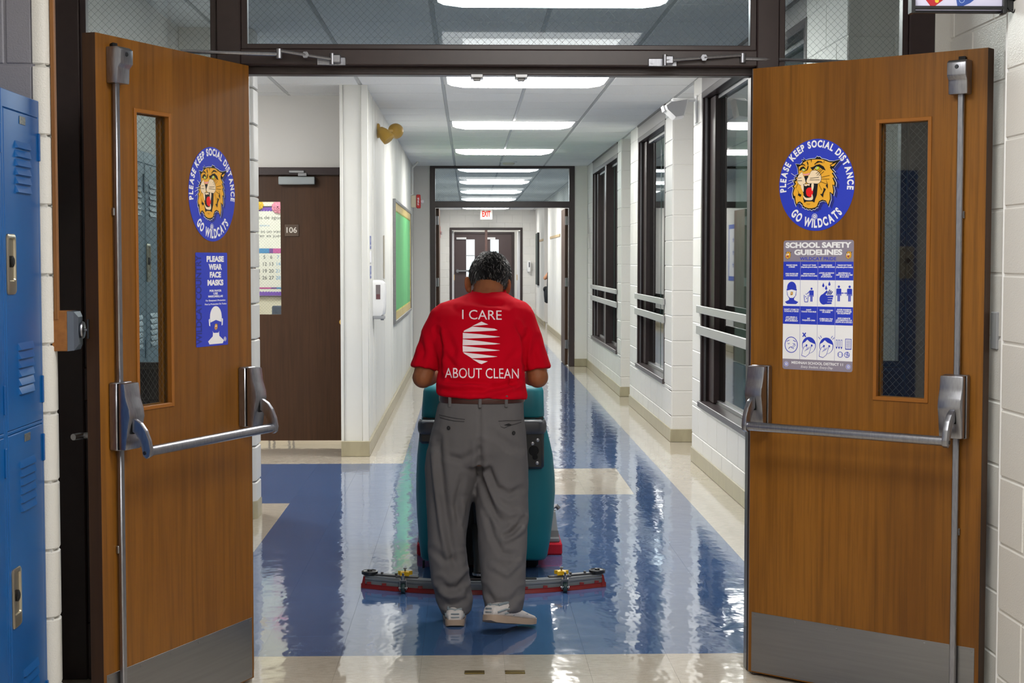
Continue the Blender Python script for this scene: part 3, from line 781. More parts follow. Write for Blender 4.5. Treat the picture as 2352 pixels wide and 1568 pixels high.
# floor strikes under them
for x, lab in ((.018, 'brass floor strike nearer the locker side'), (.163, 'brass floor strike nearer the poster side')):
    s = MB().box(x - .036, x + .036, 5.455, 5.495, .0005, .004, .001)
    s.box(x - .026, x + .026, 5.466, 5.484, .004, .0045)
    tag(s.build('floor_strike', [M('worn_brass', (112, 96, 52), .4, .8)]), lab, 'strike plate', 'floor strikes in the doorway')

# ================================================================== THE TWO OPEN DOORS
# local frame of a door: u from the hinge to the free edge, w out of the push face, z up
def door_leaf(n, hinge, free, s, label):
    e = (Vector(free).to_3d() - Vector(hinge).to_3d()).normalized(); nrm = Vector((-e.y, e.x, 0)) * s
    T = Matrix(((e.x, nrm.x, 0, hinge[0]), (e.y, nrm.y, 0, hinge[1]), (0, 0, 1, 0), (0, 0, 0, 1)))
    d = thing('door_%d' % n, label, 'door', (hinge[0], hinge[1], 0), kind='structure')
    W, TK, H0, H1 = .848, .045, .012, 2.143
    la, lb, lz0, lz1 = .478, .656, 1.018, 1.930      # opening of the narrow pane
    m = MB(T)
    for b in ((0, la, H0, H1), (lb, W, H0, H1), (la, lb, H0, lz0), (la, lb, lz1, H1)):
        m.box(b[0], b[1], -TK, 0, b[2], b[3])
    m.build('slab', WOOD, d)
    e1 = MB(T).box(W, W + .0015, -TK, 0, H0, H1); e1.build('edge_band', WOOD_DARK, d)
    if s < 0: MB(T).box(-.004, 0, -TK, -.002, H0, H1).build('edge_hinge', STEEL, d)
    # moulding round the pane, both faces
    m = MB(T)
    for y0, y1 in ((-.014, .004), (-TK - .004, -TK + .014)):
        for b in ((la - .009, la + .004, lz0 - .009, lz1 + .009), (lb - .004, lb + .009, lz0 - .009, lz1 + .009)): m.box(b[0], b[1], y0, y1, b[2], b[3], .0015)
        for b in ((la - .004, lb + .004, lz0 - .009, lz0 + .004), (la - .004, lb + .004, lz1 - .004, lz1 + .009)): m.box(b[0], b[1], y0, y1 - .0004, b[2], b[3], .0015)
    m.build('moulding', M('moulding_wood', (142, 88, 32), .4, spec=.3), d)
    g = MB(T).box(la, lb, -.026, -.020, lz0, lz1).build('pane', LGLASS, d)
    org = T @ Vector((la, -.0185, lz0)); wire_grid(basis(org, e, (0, 0, 1)), lb - la, lz1 - lz0, .0248, 'wire_mesh', d, .0006)
    # kick plate with screws
    MB(T).box(.012, .835, 0, .0016, .016, .228, .0006).build('kick_plate', STEEL, d)
    sc_ = MB(T)
    for i in range(6):
        for z in (.216, .030): sc_.lathe([(.0045, .0016), (.004, .003), (.001, .0032)], (.024 + i * .16, 0, z), 'y', 8)
    sc_.build('screws', STEEL, d)['kind'] = 'stuff'
    # vertical rods and top latch
    ur = .768
    r = MB(T).box(ur - .0105, ur + .0105, .006, .020, .035, .92, .003).box(ur - .0105, ur + .0105, .006, .020, 1.08, 2.03, .003)
    r.build('latch_rod', CHROME, d, smooth=40)
    gd = MB(T)
    for z in (1.62, .60): gd.box(ur - .014, ur + .014, 0, .010, z - .012, z + .012, .002)
    gd.build('rod_guide', STEEL, d)
    def solid(prof, u0, u1, bev, name, mat=CHROME, parent=d):
        mb = MB(); mb.prism(prof, u0, u1, 'x'); me = mb.mesh(name, mat)
        bm = bmesh.new(); bm.from_mesh(me)
        bmesh.ops.bevel(bm, geom=[e_ for e_ in bm.edges], offset=bev, segments=2, affect='EDGES', profile=.6)
        bm.transform(T); bmesh.ops.recalc_face_normals(bm, faces=bm.faces); bm.to_mesh(me); bm.free()
        me.polygons.foreach_set('use_smooth', [True] * len(me.polygons)); me.set_sharp_from_angle(angle=.7)
        o = bpy.data.objects.new(name, me); COL.objects.link(o); adopt(o, parent); return o
    top = solid([(0, 2.0), (.038, 2.0), (.040, 2.045), (.052, 2.058), (.052, 2.100), (.040, 2.108), (0, 2.108)], ur - .033, ur + .030, .004, 'top_latch')
    sm = MB(T).lathe([(.007, .052), (.006, .0545), (.001, .0545)], (ur, 0, 2.085), 'y', 12); sm.build('screw', DARKSTEEL, top)
    solid([(0, 2.104), (.012, 2.104), (.012, 2.122), (0, 2.118)], ur - .012, ur + .012, .002, 'latch_bolt', BLACK)
    # exit device: two cases, two curved arms, one bar
    prof = [(.0, .906), (.058, .906), (.067, .975), (.074, 1.006), (.071, 1.030), (.060, 1.062), (.055, 1.107), (0, 1.107)]
    arms = []
    for u0, u1, ua, nm in ((ur - .040, ur + .038, ur + .012, 'latch_case'), (.018, .086, .052, 'hinge_case')):
        MB(T).box(u0 - .002, u1 + .002, 0, .030, .904, 1.109, .004).build('back_plate', CHROME, d, smooth=40)
        MB(T).box(u0 + .001, u1 - .001, .028, .034, .907, 1.106).build('shadow_gap', BLACK, d)
        c = solid([(max(y, .033), z) for y, z in prof], u0, u1, .0065, nm)
        sl = MB(T).box(ua - .0095, ua + .0095, .052, .0715, .955, 1.002)
        sl.build('arm_slot', BLACK, c)
        # curved lever arm
        P = [(.056, 1.003), (.078, 1.000), (.098, .988), (.116, .966), (.128, .938), (.134, .908), (.131, .890), (.119, .882), (.107, .889), (.102, .912), (.094, .936), (.080, .956), (.062, .966), (.056, .968)]
        a = solid([(y, z) for y, z in P], ua - .009, ua + .009, .003, 'lever_arm')
        MB(T).lathe([(.007, -.0005), (.006, .0015), (.0005, .0015)] if u0 > .4 else [(.007, -.0015), (.006, .0005), (.0005, .0005)], (ua + (.009 if u0 > .4 else -.009), .114, .900), 'x', 10).build('arm_screw', DARKSTEEL, a)
        arms.append(ua)
    MB(T).cyl((arms[0] - .006, .114, .903), (arms[1] + .006, .114, .903), .0155, n=20).build('push_bar', CHROME, d, smooth=40)
    # pull handle on the back face, seen past the free edge of the locker-side door
    if s > 0:
        h = MB(T).lathe([(.024, -TK - .008), (.022, -TK)], (.800, 0, .945), 'y', 18).tube([(.800, -TK - .006, .945), (.800, -TK - .050, .945), (.815, -TK - .056, .945), (.846, -TK - .056, .945)], .010, 10)
        h.build('pull_handle', STEEL, d, smooth=40)
    # hinges
    for z in (1.95, 1.08, .22):
        MB(T).cyl((-.006, -TK / 2 - .02, z - .057), (-.006, -TK / 2 - .02, z + .057), .008, n=10).build('hinge', BRONZE, d)
    return d, T, e, nrm
d1, T1, e1, n1 = door_leaf(1, (-.757, 5.393), (-1.091, 4.627), 1, 'open brown wood door on the locker side with face mask poster')
d2, T2, e2, n2 = door_leaf(2, (.994, 5.426), (1.637, 4.868), -1, 'open brown wood door beside the block wall with safety guidelines poster')
# door closers: body on the back face, arm to the header
def closer(d, T, e, brx, elbow, spindle):
    b = MB(T).box(.13, .37, -.045 - .062, -.045, 2.06, 2.125, .008); b.build('closer_body', STEEL, d, smooth=40)
    a = MB()
    a.tube([spindle, elbow], .0065, 8).cyl((elbow[0], elbow[1], elbow[2] - .014), (elbow[0], elbow[1], elbow[2] + .018), .011, n=12)
    el2 = Vector(elbow) + Vector((0, 0, .012)); br = Vector((brx, YF - .03, 2.166))
    mid = el2.lerp(br, .5)
    a.tube([el2, mid], .010, 8, flat=.6).tube([mid, br], .0075, 8, flat=.7)
    a.lathe([(.012, -.008), (.012, .008)], mid, 'y', 6)
    a.build('closer_arm', CHROME, d, smooth=40)
    s = 1 if brx < 0 else -1
    k = MB().box(brx - .055, brx + .045, YF - .008, YF - .0002, 2.148, 2.176, .002).box(brx - .005, brx + .030, YF - .036, YF - .008, 2.154, 2.182, .003)
    k.cyl((brx, YF - .03, 2.148), (brx, YF - .03, 2.186), .008, n=12)
    for q in (-.042, .036): k.lathe([(.006, YF - .011), (.005, YF - .0075)], (brx + q, 0, 2.162), 'y', 8)
    k.build('closer_shoe', CHROME, d, smooth=40)
closer(d1, T1, e1, -.470, (-.650, 5.372, 2.180), (-.960, 5.25, 2.172))
closer(d2, T2, e2, .680, (.955, 5.415, 2.176), (1.33, 5.46, 2.172))

# ================================================================== PRINTS ON THE DOORS
def ink(n, c, r=.35): return M(n, c, r)
I_BLUE, I_WHITE, I_GREY, I_NAVY = ink('print_blue', (44, 62, 192)), ink('print_white', (240, 240, 244)), ink('print_mauve_grey', (142, 134, 150)), ink('print_navy', (36, 44, 132))
I_BLACK, I_ORANGE, I_CREAM, I_RED = ink('print_black', (16, 16, 20)), ink('print_orange', (240, 176, 50)), ink('print_cream', (250, 226, 190)), ink('print_red', (236, 24, 28))
I_PINK, I_LIME, I_LINE = ink('print_pink', (242, 160, 160)), ink('print_lime', (206, 224, 40)), ink('print_pale_line', (150, 150, 205))
INKS = [I_BLUE, I_WHITE, I_GREY, I_NAVY, I_BLACK, I_ORANGE, I_CREAM, I_RED, I_PINK, I_LIME, I_LINE]
BLUE, WHITE, GREY, NAVY, BLACK_, ORANGE, CREAM, RED, PINK, LIME, LINE = range(11)
CAT_OUT = [(400,455),(470,466),(500,432),(488,400),(522,412),(515,378),(545,408),(600,395),(678,392),(700,362),(716,374),(742,372),(760,395),(830,415),(870,435),(930,440),(1030,418),(965,495),(935,535),(912,545),(958,598),(920,588),(972,682),(932,665),(968,740),(962,795),(932,775),(948,850),(935,918),(893,880),(902,960),(868,1068),(835,1000),(790,983),(742,1000),(735,1035),(722,1040),(722,1072),(697,1075),(682,1098),(652,1095),(637,1112),(612,1095),(582,1102),(565,1085),(540,1090),(530,1070),(505,1065),(500,1030),(485,1025),(468,1000),(440,1010),(420,1052),(398,1000),(383,930),(370,944),(358,870),(375,790),(355,770),(388,740),(372,700),(362,690),(402,670),(383,650),(422,630),(402,613),(440,600),(435,560),(430,520),(415,480)]
CAT_IN = [(445,500),(470,485),(515,440),(560,415),(640,405),(710,405),(770,410),(840,440),(880,455),(920,460),(890,490),(880,530),(905,560),(930,595),(905,605),(940,660),(915,670),(945,740),(942,770),(915,760),(930,850),(925,890),(880,860),(885,960),(860,1035),(830,980),(780,965),(735,985),(715,1025),(705,1055),(680,1070),(640,1080),(590,1080),(540,1062),(515,1040),(505,1010),(470,982),(440,990),(422,1020),(408,980),(400,900),(385,905),(372,865),(395,790),(380,770),(410,735),(395,705),(425,680),(410,655),(440,635),(450,600),(448,560)]
CAT = [
 (CREAM, [(500,570),(470,590),(435,630),(425,690),(445,735),(482,760),(545,735),(552,690),(522,640),(505,610)]),
 (CREAM, [(640,555),(700,560),(745,600),(765,660),(755,712),(720,745),(640,735),(575,735),(553,700),(562,650),(602,612),(615,575)]),
 (PINK, [(500,592),(545,603),(608,583),(597,610),(560,626),(518,618)]),
 (BLACK_, [(518,628),(595,626),(562,680),(550,735),(540,680)]),
 (BLACK_, [(488,745),(550,738),(640,735),(718,742),(705,900),(682,960),(672,1002),(640,985),(560,985),(530,1002),(513,940),(520,880),(495,810)]),
 (RED, [(550,830),(575,795),(630,790),(655,830),(650,880),(630,920),(600,925),(560,900)]),
 (CREAM, [(485,745),(518,742),(522,800),(520,862),(495,815),(480,775)]),
 (CREAM, [(628,735),(664,738),(660,800),(640,855),(627,790)]),
 (CREAM, [(525,745),(607,742),(600,768),(575,760),(555,772),(530,765)]),
 (CREAM, [(515,890),(535,920),(560,936),(630,932),(632,895),(642,882),(657,940),(640,972),(545,966),(520,930)]),
 (BLACK_, [(640,550),(612,515),(652,506),(690,484),(740,474),(797,508),(826,564),(772,540),(738,512),(702,504),(670,526),(655,548)]),
 (BLACK_, [(455,548),(478,507),(516,494),(550,528),(540,536),(520,525),(496,531),(480,552)]),
 (BLACK_, [(878,492),(1005,436),(950,512),(915,522)]),
 (ORANGE, [(893,495),(968,462),(938,505),(912,512)]),
 (BLACK_, [(800,800),(832,822),(802,872),(792,935),(752,888),(778,885),(798,838)]),
 (BLACK_, [(832,680),(856,760),(858,820),(828,772),(846,752)]),
 (BLACK_, [(436,810),(458,870),(492,888),(478,918),(440,892),(450,872)]),
 (BLACK_, [(570,420),(586,462),(580,490),(562,440)]), (BLACK_, [(618,402),(632,405),(624,452)]),
 (BLACK_, [(668,468),(715,428),(765,436),(790,460),(740,446),(690,462),(676,482)]),
 (BLACK_, [(800,430),(808,430),(800,470)]), (BLACK_, [(475,480),(500,455),(535,470),(545,500),(520,475),(495,475)]),
 (BLACK_, [(545,560),(520,580),(560,540),(580,485),(590,500),(575,545)]),
]
def wildcat(p, fx, fy, small=False):
    """the school's roaring wildcat head; fx, fy map the drawing to the sheet"""
    g = lambda P: [(fx(x), fy(y)) for x, y in P]
    if not small:
        p.up(); p.poly(g([(x + 42, y + 30) for x, y in CAT_OUT]), NAVY)
        c = (665, 730); p.up(); p.poly(g([(c[0] + (x - c[0]) * 1.022, c[1] + (y - c[1]) * 1.018) for x, y in CAT_OUT]), WHITE)
    p.up(); p.poly(g(CAT_OUT), BLACK_); p.up(); p.poly(g(CAT_IN), ORANGE); p.up()
    kx = abs(fx(100) - fx(0)) / 100; ky = abs(fy(100) - fy(0)) / 100
    def eyes():
        p.up()
        for ex, ey, r in ((520, 538, 28), (706, 520, 35)): p.disc(fx(ex), fy(ey), r * kx, r * ky, BLACK_, 24)
        p.up()
        for ex, ey, r in ((520, 538, 24), (706, 520, 30)): p.disc(fx(ex), fy(ey), r * kx, r * ky, LIME, 24)
        p.up()
        for ex, ey, r in ((512, 545, 11), (696, 524, 13)): p.disc(fx(ex), fy(ey), r * kx, r * ky, WHITE, 14)
        p.up()
        for ex, ey, r in ((512, 545, 6), (696, 524, 7)): p.disc(fx(ex), fy(ey), r * kx, r * ky, BLACK_, 10)
        p.up()
    for i, (c, P) in enumerate(CAT):
        if small and i in (17, 18, 19, 20, 21, 22): continue
        if i == 10: eyes()
        if i < 10 and i not in (4, 8):
            for _ in range(2):                      # round the corners of the soft shapes
                Q = []
                for k in range(len(P)):
                    (x0, y0), (x1, y1) = P[k], P[(k + 1) % len(P)]
                    Q += [(x0 * .78 + x1 * .22, y0 * .78 + y1 * .22), (x0 * .22 + x1 * .78, y0 * .22 + y1 * .78)]
                P = Q
        if not small and i in (0, 1):
            cx_ = sum(x for x, y in P) / len(P); cy_ = sum(y for x, y in P) / len(P)
            p.poly(g([(cx_ + (x - cx_) * 1.055, cy_ + (y - cy_) * 1.05) for x, y in P]), BLACK_); p.up()
        p.poly(g(P), c)
        if i in (0, 1, 3, 4, 5, 10, 12): p.up()
    p.up()
    if small: return
    for a, b in (((345, 585), (405, 628)), ((310, 690), (400, 672)), ((290, 740), (395, 692)), ((300, 798), (368, 750))):
        p.line((fx(a[0]), fy(a[1])), (fx(b[0]), fy(b[1])), 5 * kx, WHITE)
    for a, b in (((690, 605), (760, 545)), ((705, 630), (792, 538)), ((730, 636), (800, 575)), ((770, 655), (880, 632)), ((775, 680), (880, 684)), ((755, 715), (850, 752)), ((735, 750), (775, 835)), ((425, 690), (380, 700)), ((440, 735), (410, 795)), ((610, 662), (735, 655)), ((605, 686), (745, 690)), ((440, 655), (490, 650)), ((435, 690), (500, 692)),
                 ((572, 1012), (576, 1030)), ((592, 1012), (592, 1032)), ((612, 1012), (606, 1030))):
        p.line((fx(a[0]), fy(a[1])), (fx(b[0]), fy(b[1])), 4.5 * kx, BLACK_)
def crest(p, a, b, r):
    p.up(); p.disc(a, b, r, r, LINE, 24); p.up(); p.disc(a, b, r * .86, r * .86, BLUE, 24); p.up(); p.disc(a, b, r * .60, r * .60, WHITE, 20)
    p.up(); p.rect(a - r * .32, a - r * .1, b - r * .35, b + r * .35, LINE); p.rect(a + r * .1, a + r * .32, b - r * .35, b + r * .35, LINE); p.rect(a - r * .2, a + r * .2, b - r * .08, b + r * .08, LINE)
    p.up(); p.ring(a, b, r * .95, r * .12, WHITE, 24)
def sticker(T, u, z, ra, rb, s, label):
    right = (T.to_3x3() @ Vector((-s, 0, 0))); n = T.to_3x3() @ Vector((0, 1, 0))
    org = T @ Vector((u, .0012, z)); Mx = basis(org, right, (0, 0, 1))
    t = thing('round_sticker', label, 'sticker', org)
    b = Print(Mx @ Matrix.Translation((0, 0, -.0008))); b.disc(0, 0, ra, rb, 0, 72)
    vs = [(ra * math.cos(2 * PI * i / 72), rb * math.sin(2 * PI * i / 72)) for i in range(72)]
    MB(Mx).prism(vs, -.0009, 0, 'z').build('sheet', I_BLUE, t)
    fx = lambda x: (x - 693) / 523 * ra; fy = lambda y: -(y - 758) / 637 * rb
    p = Print(Mx); p.up(); wildcat(p, fx, fy); p.build('emblem', INKS, t)
    p = Print(Mx); p.up()
    def arc(txt, t0, t1, rr, size, top):
        ws = []
        for ch in txt:
            if ch == ' ': ws.append(.42)
            else:
                vs, fs = text2d(ch, 1.0, bold=.04); ws.append(max(v[0] for v in vs) - min(v[0] for v in vs) + .15)
        tot = sum(ws); acc = 0; unit = abs(math.radians(t1 - t0)) * rr * (ra + rb) / 2 / tot
        for ch, w in zip(txt, ws):
            t = math.radians(t0 + (t1 - t0) * (acc + w / 2) / tot); acc += w
            if ch == ' ': continue
            rot = t - PI / 2 if top else t + PI / 2
            p.text(ch, rr * ra * math.cos(t), rr * rb * math.sin(t), size, WHITE, rot=rot, bold=.045 * size, xs=unit / size, center=True)
    arc('PLEASE KEEP SOCIAL DISTANCE', 190, -9, .885, .0315, True)
    p.build('lettering', INKS, t); p = Print(Mx); p.up()
    arc('GO WILDCATS', 222, 319, .845, .0405, False)
    p.build('lettering', INKS, t); p = Print(Mx); p.up()
    crest(p, fx(675), fy(1197), .0105); p.build('crest', INKS, t)
    return t
sticker(T1, .236, 1.693, .139, .156, 1, 'round blue wildcat sticker over the face mask poster')
sticker(T2, .251, 1.731, .143, .156, -1, 'round blue wildcat sticker over the school safety poster')

def poster_base(T, u, z0, z1, w, s, col, label, name, r=.008):
    right = (T.to_3x3() @ Vector((-s, 0, 0))); org = T @ Vector((u, .0012, z0)); Mx = basis(org, right, (0, 0, 1))
    t = thing(name, label, 'poster', org); h = z1 - z0; pts = []
    for cx, cy, t0 in ((w / 2 - r, h - r, 0), (-w / 2 + r, h - r, 90), (-w / 2 + r, r, 180), (w / 2 - r, r, 270)):
        for k in range(5):
            a = math.radians(t0 + 22.5 * k); pts.append((cx + r * math.cos(a), cy + r * math.sin(a)))
    MB(Mx).prism(pts, -.0009, 0, 'z').build('sheet', col, t)
    return t, Mx, h
# face mask poster on the locker-side door
t, Mx, h = poster_base(T1, .244, 1.190, 1.500, .190, 1, I_BLUE, 'tall blue face mask poster under the wildcat sticker', 'mask_poster', .004)
p = Print(Mx); p.up()
p.text('WILDCAT COUNTRY', -.077, h / 2, .046, NAVY, width=h * .95, rot=PI / 2, bold=.0015)
p.build('lettering', INKS, t); p = Print(Mx); p.up()
for i, s_ in enumerate(('PLEASE', 'WEAR', 'FACE', 'MASKS')): p.text(s_, .022, h - .022 - i * .0262, .0245, WHITE, width=(.104, .080, .068, .096)[i], bold=.0014)
for i, s_ in enumerate(('POR FAVOR', 'USE', 'MASCARILLAS')): p.text(s_, .022, h - .127 - i * .0092, .0092, WHITE, width=(.072, .026, .088)[i], bold=.0004)
p.text("For Everyone's Protection", .022, h - .159, .0076, WHITE, width=.118, bold=.0002)
p.text('Para La Proteccion De Todos', .022, h - .171, .0076, WHITE, width=.130, bold=.0002)
p.build('lettering', INKS, t)
p = Print(Mx); p.up(); cx = .022
p.disc(cx, .098, .035, .034, WHITE, 32); p.poly([(cx - .036, .098), (cx + .036, .098), (cx + .030, .062), (cx + .018, .044), (cx - .018, .044), (cx - .030, .062)], WHITE)
p.poly([(cx - .018, .048), (cx + .018, .048), (cx + .020, .032), (cx + .048, .016), (cx + .040, .006), (cx - .040, .006), (cx - .048, .016), (cx - .020, .032)], WHITE)
p.poly([(cx - .043, .088), (cx - .036, .092), (cx - .034, .066), (cx - .041, .068)], WHITE); p.poly([(cx + .043, .088), (cx + .036, .092), (cx + .034, .066), (cx + .041, .068)], WHITE)
p.up(); p.poly([(cx - .034, .078), (cx, .086), (cx + .034, .078), (cx + .029, .056), (cx + .014, .043), (cx - .014, .043), (cx - .029, .056)], BLUE)
wildcat(p, lambda x: cx + (x - 660) / 700 * .022, lambda y: .063 - (y - 740) / 740 * .022, True)
p.build('figure', INKS, t); p = Print(Mx); p.up(); crest(p, .076, .020, .008); p.build('crest', INKS, t)
# safety guidelines poster
t, Mx, h = poster_base(T2, .2605, 1.098, 1.543, .266, -1, I_WHITE, 'school safety guidelines poster with eight pictograms', 'safety_poster')
p = Print(Mx); p.up(); W2 = .133
p.rrect(-W2, W2, h - .073, h, .008, GREY); p.rect(-W2, W2, h - .073, h - .060, GREY)
p.rrect(-W2, W2, 0, .036, .008, GREY); p.rect(-W2, W2, .028, .036, GREY)
for b0, b1 in ((h - .136, h - .073), (h - .288, h - .226)): p.rect(-W2, W2, b0, b1, BLUE)
p.up()
for k in (-1, 0, 1): p.rect(k * .0665 - .0006, k * .0665 + .0006, .036, h - .073, LINE)
p.build('panels', INKS, t)
p = Print(Mx); p.layer = 3
p.text('SCHOOL SAFETY', 0, h - .0175, .0245, WHITE, width=.250, bold=.0012)
p.text('GUIDELINES', 0, h - .042, .0245, WHITE, width=.182, bold=.0012)
p.text('WILDCAT PRIDE', 0, h - .0635, .0155, BLUE, width=.138, bold=.0003)
p.build('lettering', INKS, t); p = Print(Mx); p.layer = 3
rows = [[('PLEASE WEAR\nA MASK', 'POR FAVOR USE\nUNA MASCARA'), ('THROW OUT TRASH\n(Disposable gloves & masks)', 'DESCHAR BASURA\n(Disposable gloves & masks)'), ('WASH HANDS\nOFTEN - 20 SECONDS', 'LAVAR LAS MANOS\nSIGUIENTE:\n20 SEGUNDOS'), ('THROW OUT TRASH\n(Disposable gloves & masks)', 'MANTENGA LA\nDISTANCIA DE 6 PIES\nEN LA SITIO')],
        [("DON'T COME TO\nSCHOOL IF SICK!", '\u00a1NO VENGA A\nLA ESCUELA SI\nEST\u00c1 ENFERMO!'), ("DON'T\nTOUCH YOUR FACE", 'NO\nTOQUE SU CARA'), ('COVER A COUGH\nOR SNEEZE', 'CUBRE UNA TOS\nO ESTORNUDO'), ('AVOID SHARING\nSCHOOL SUPPLIES\nOR EQUIPMENT', 'EVITE COMPARTIR\nLOS SUMINISTROS O EL\nEQUIPO DE LA ESCUELA')]]
for r_, b in ((0, h - .073), (1, h - .226)):
    for c in range(4):
        p.build('lettering', INKS, t) if p.v else None; p = Print(Mx); p.layer = 3
        a = -.09975 + c * .0665
        for k, (tx, dy, sh) in enumerate(((rows[r_][c][0], .0155, 0), (rows[r_][c][1], .045, .25))):
            n_ = len(max(tx.split('\n'), key=len))
            p.text(tx, a, b - dy, .0066, WHITE, width=min(.062, .0034 * n_ + .006), bold=.0003, shear=sh, line=.95)
p.build('lettering', INKS, t); p = Print(Mx); p.layer = 3
p.text('MEDINAH SCHOOL DISTRICT 11', 0, .0235, .0125, WHITE, width=.196, bold=.0003)
p.text('Every Student. Every Day.', 0, .0105, .0115, WHITE, width=.122, shear=.25)
p.build('lettering', INKS, t)
p = Print(Mx); p.layer = 3
fy0 = h - .181; x4 = [-.09975 + c * .0665 for c in range(4)]
# 1 masked head
a, b = x4[0], fy0
p.disc(a, b + .018, .018, .021, BLUE); p.poly([(a - .020, b + .014), (a + .020, b + .014), (a + .017, b - .008), (a + .010, b - .018), (a - .010, b - .018), (a - .017, b - .008)], BLUE)
p.poly([(a - .009, b - .014), (a + .009, b - .014), (a + .010, b - .024), (a + .026, b - .031), (a + .018, b - .038), (a - .018, b - .038), (a - .026, b - .031), (a - .010, b - .024)], BLUE)
p.up(); p.poly([(a - .018, b + .008), (a, b + .012), (a + .018, b + .008), (a + .014, b - .010), (a + .006, b - .017), (a - .006, b - .017), (a - .014, b - .010)], WHITE)
wildcat(p, lambda x: a + (x - 660) / 700 * .012, lambda y: b - .002 - (y - 740) / 740 * .013, True); p.layer = 3
def man(a, b, k, c=BLUE):
    p.disc(a, b + .030 * k, .0045 * k, .0045 * k, c, 18); p.rect(a - .0072 * k, a + .0072 * k, b + .004 * k, b + .0235 * k, c)
    p.rect(a - .0048 * k, a - .0005 * k, b - .022 * k, b + .006 * k, c); p.rect(a + .0005 * k, a + .0048 * k, b - .022 * k, b + .006 * k, c)
    p.rect(a - .0098 * k, a - .0062 * k, b - .002 * k, b + .0225 * k, c); p.rect(a + .0062 * k, a + .0098 * k, b - .002 * k, b + .0225 * k, c)
p.build('pictogram', INKS, t); p = Print(Mx); p.layer = 3
# 2 litter
a = x4[1]; man(a + .010, fy0 - .010, .85); p.line((a + .002, fy0 + .006), (a - .006, fy0 - .002), .003, BLUE)
for q in ((a - .018, fy0 - .006, a - .016, fy0 - .030), (a - .002, fy0 - .006, a - .004, fy0 - .030), (a - .016, fy0 - .030, a - .004, fy0 - .030)): p.line(q[:2], q[2:], .0022, BLUE)
for q in ((a - .012, fy0 - .012), (a - .008, fy0 - .018), (a - .010, fy0 - .003)): p.rect(q[0] - .0015, q[0] + .0015, q[1] - .002, q[1] + .002, BLUE)
p.build('pictogram', INKS, t); p = Print(Mx); p.layer = 3
# 3 wash hands
a = x4[2]
for dx, dy in ((-.012, .026), (.011, .031), (-.001, .017)):
    p.disc(a + dx, fy0 + dy, .0043, .0046, BLUE, 16); p.poly([(a + dx - .0038, fy0 + dy + .002), (a + dx + .0038, fy0 + dy + .002), (a + dx, fy0 + dy + .011)], BLUE)
p.disc(a - .010, fy0 - .020, .016, .018, BLUE, 26)
for k in range(4): p.line((a - .006, fy0 - .010 - k * .0078), (a + .026 - k * .002, fy0 - .009 - k * .0078), .0062, BLUE)
p.line((a - .014, fy0 - .008), (a + .004, fy0 + .008), .0075, BLUE)
for k in range(3): p.line((a + .004 + k * .0055, fy0 - .004), (a + .013 + k * .005, fy0 + .013 - k * .003), .0036, NAVY)
p.build('pictogram', INKS, t); p = Print(Mx); p.layer = 3
# 4 distance
a = x4[3]; man(a - .020, fy0 - .005, .95); man(a + .020, fy0 - .005, .95)
p.line((a - .008, fy0 + .002), (a + .008, fy0 + .002), .002, BLUE)
for q in (-1, 1): p.poly([(a + q * .011, fy0 + .002), (a + q * .006, fy0 + .006), (a + q * .006, fy0 - .002)][::q], BLUE)
fy1 = .036 + .052
p.build('pictogram', INKS, t); p = Print(Mx); p.layer = 3
# 5 sick face
a, b = x4[0], fy1 - .003
p.ring(a, b, .0255, .0026, BLUE, rb=.028); p.ring(a, b - .018, .0115, .0022, BLUE, 12, .35, PI - .35)
for q in (-1, 1): p.line((a + q * .018, b + .011), (a + q * .007, b + .016), .0022, BLUE); p.ring(a + q * .010, b + .006, .0042, .0018, BLUE, 10, PI, 2 * PI)
p.line((a + .002, b - .011), (a + .016, b + .001), .0055, BLUE); p.up(); p.line((a + .004, b - .0095), (a + .015, b + .0), .0028, WHITE); p.layer = 3
p.build('pictogram', INKS, t); p = Print(Mx); p.layer = 3
# 6, 7 hand over face
for a, cross_ in ((x4[1], True), (x4[2], False)):
    b = fy1 - .004; p = Print(Mx); p.layer = 3
    p.disc(a + .002, b + .002, .0265, .028, BLUE, 36); p.up(); p.disc(a + .002, b + .0005, .0240, .0255, WHITE, 36)
    p.up(); p.poly([(a - .022, b + .007), (a - .012, b + .013), (a - .004, b + .021), (a + .006, b + .013), (a + .026, b + .006), (a + .023, b + .017), (a + .013, b + .0275), (a + .002, b + .030), (a - .010, b + .0275), (a - .020, b + .017)], BLUE)
    for q in (-.007, .013): p.disc(a + q, b + .001, .0034, .0038, BLUE, 14)
    hand = [(a - .024, b - .034), (a - .022, b - .018), (a - .016, b - .006), (a - .011, b - .002), (a - .004, b - .008), (a + .010, b - .004), (a + .006, b - .016), (a + .002, b - .028), (a - .010, b - .038)]
    p.poly([(a - .008 + (x - a + .008) * 1.12, b - .02 + (y - b + .02) * 1.1) for x, y in hand], BLUE); p.up(); p.poly(hand, WHITE); p.up()
    for k in range(3): p.line((a - .014 + k * .005, b - .020 + k * .003), (a - .004 + k * .005, b - .009 + k * .001), .0012, BLUE)
    if cross_:
        p.line((a - .022, b + .030), (a - .010, b + .044), .004, BLUE); p.line((a - .022, b + .044), (a - .010, b + .030), .004, BLUE)
    else:
        for q in (-1, 1):
            for r_ in (0, 1): p.line((a + .002 + q * (.018 + r_ * .005), b + .028 - r_ * .004), (a + .002 + q * (.023 + r_ * .007), b + .036 - r_ * .005), .0018, BLUE)
    p.build('pictogram', INKS, t)
p = Print(Mx); p.layer = 3
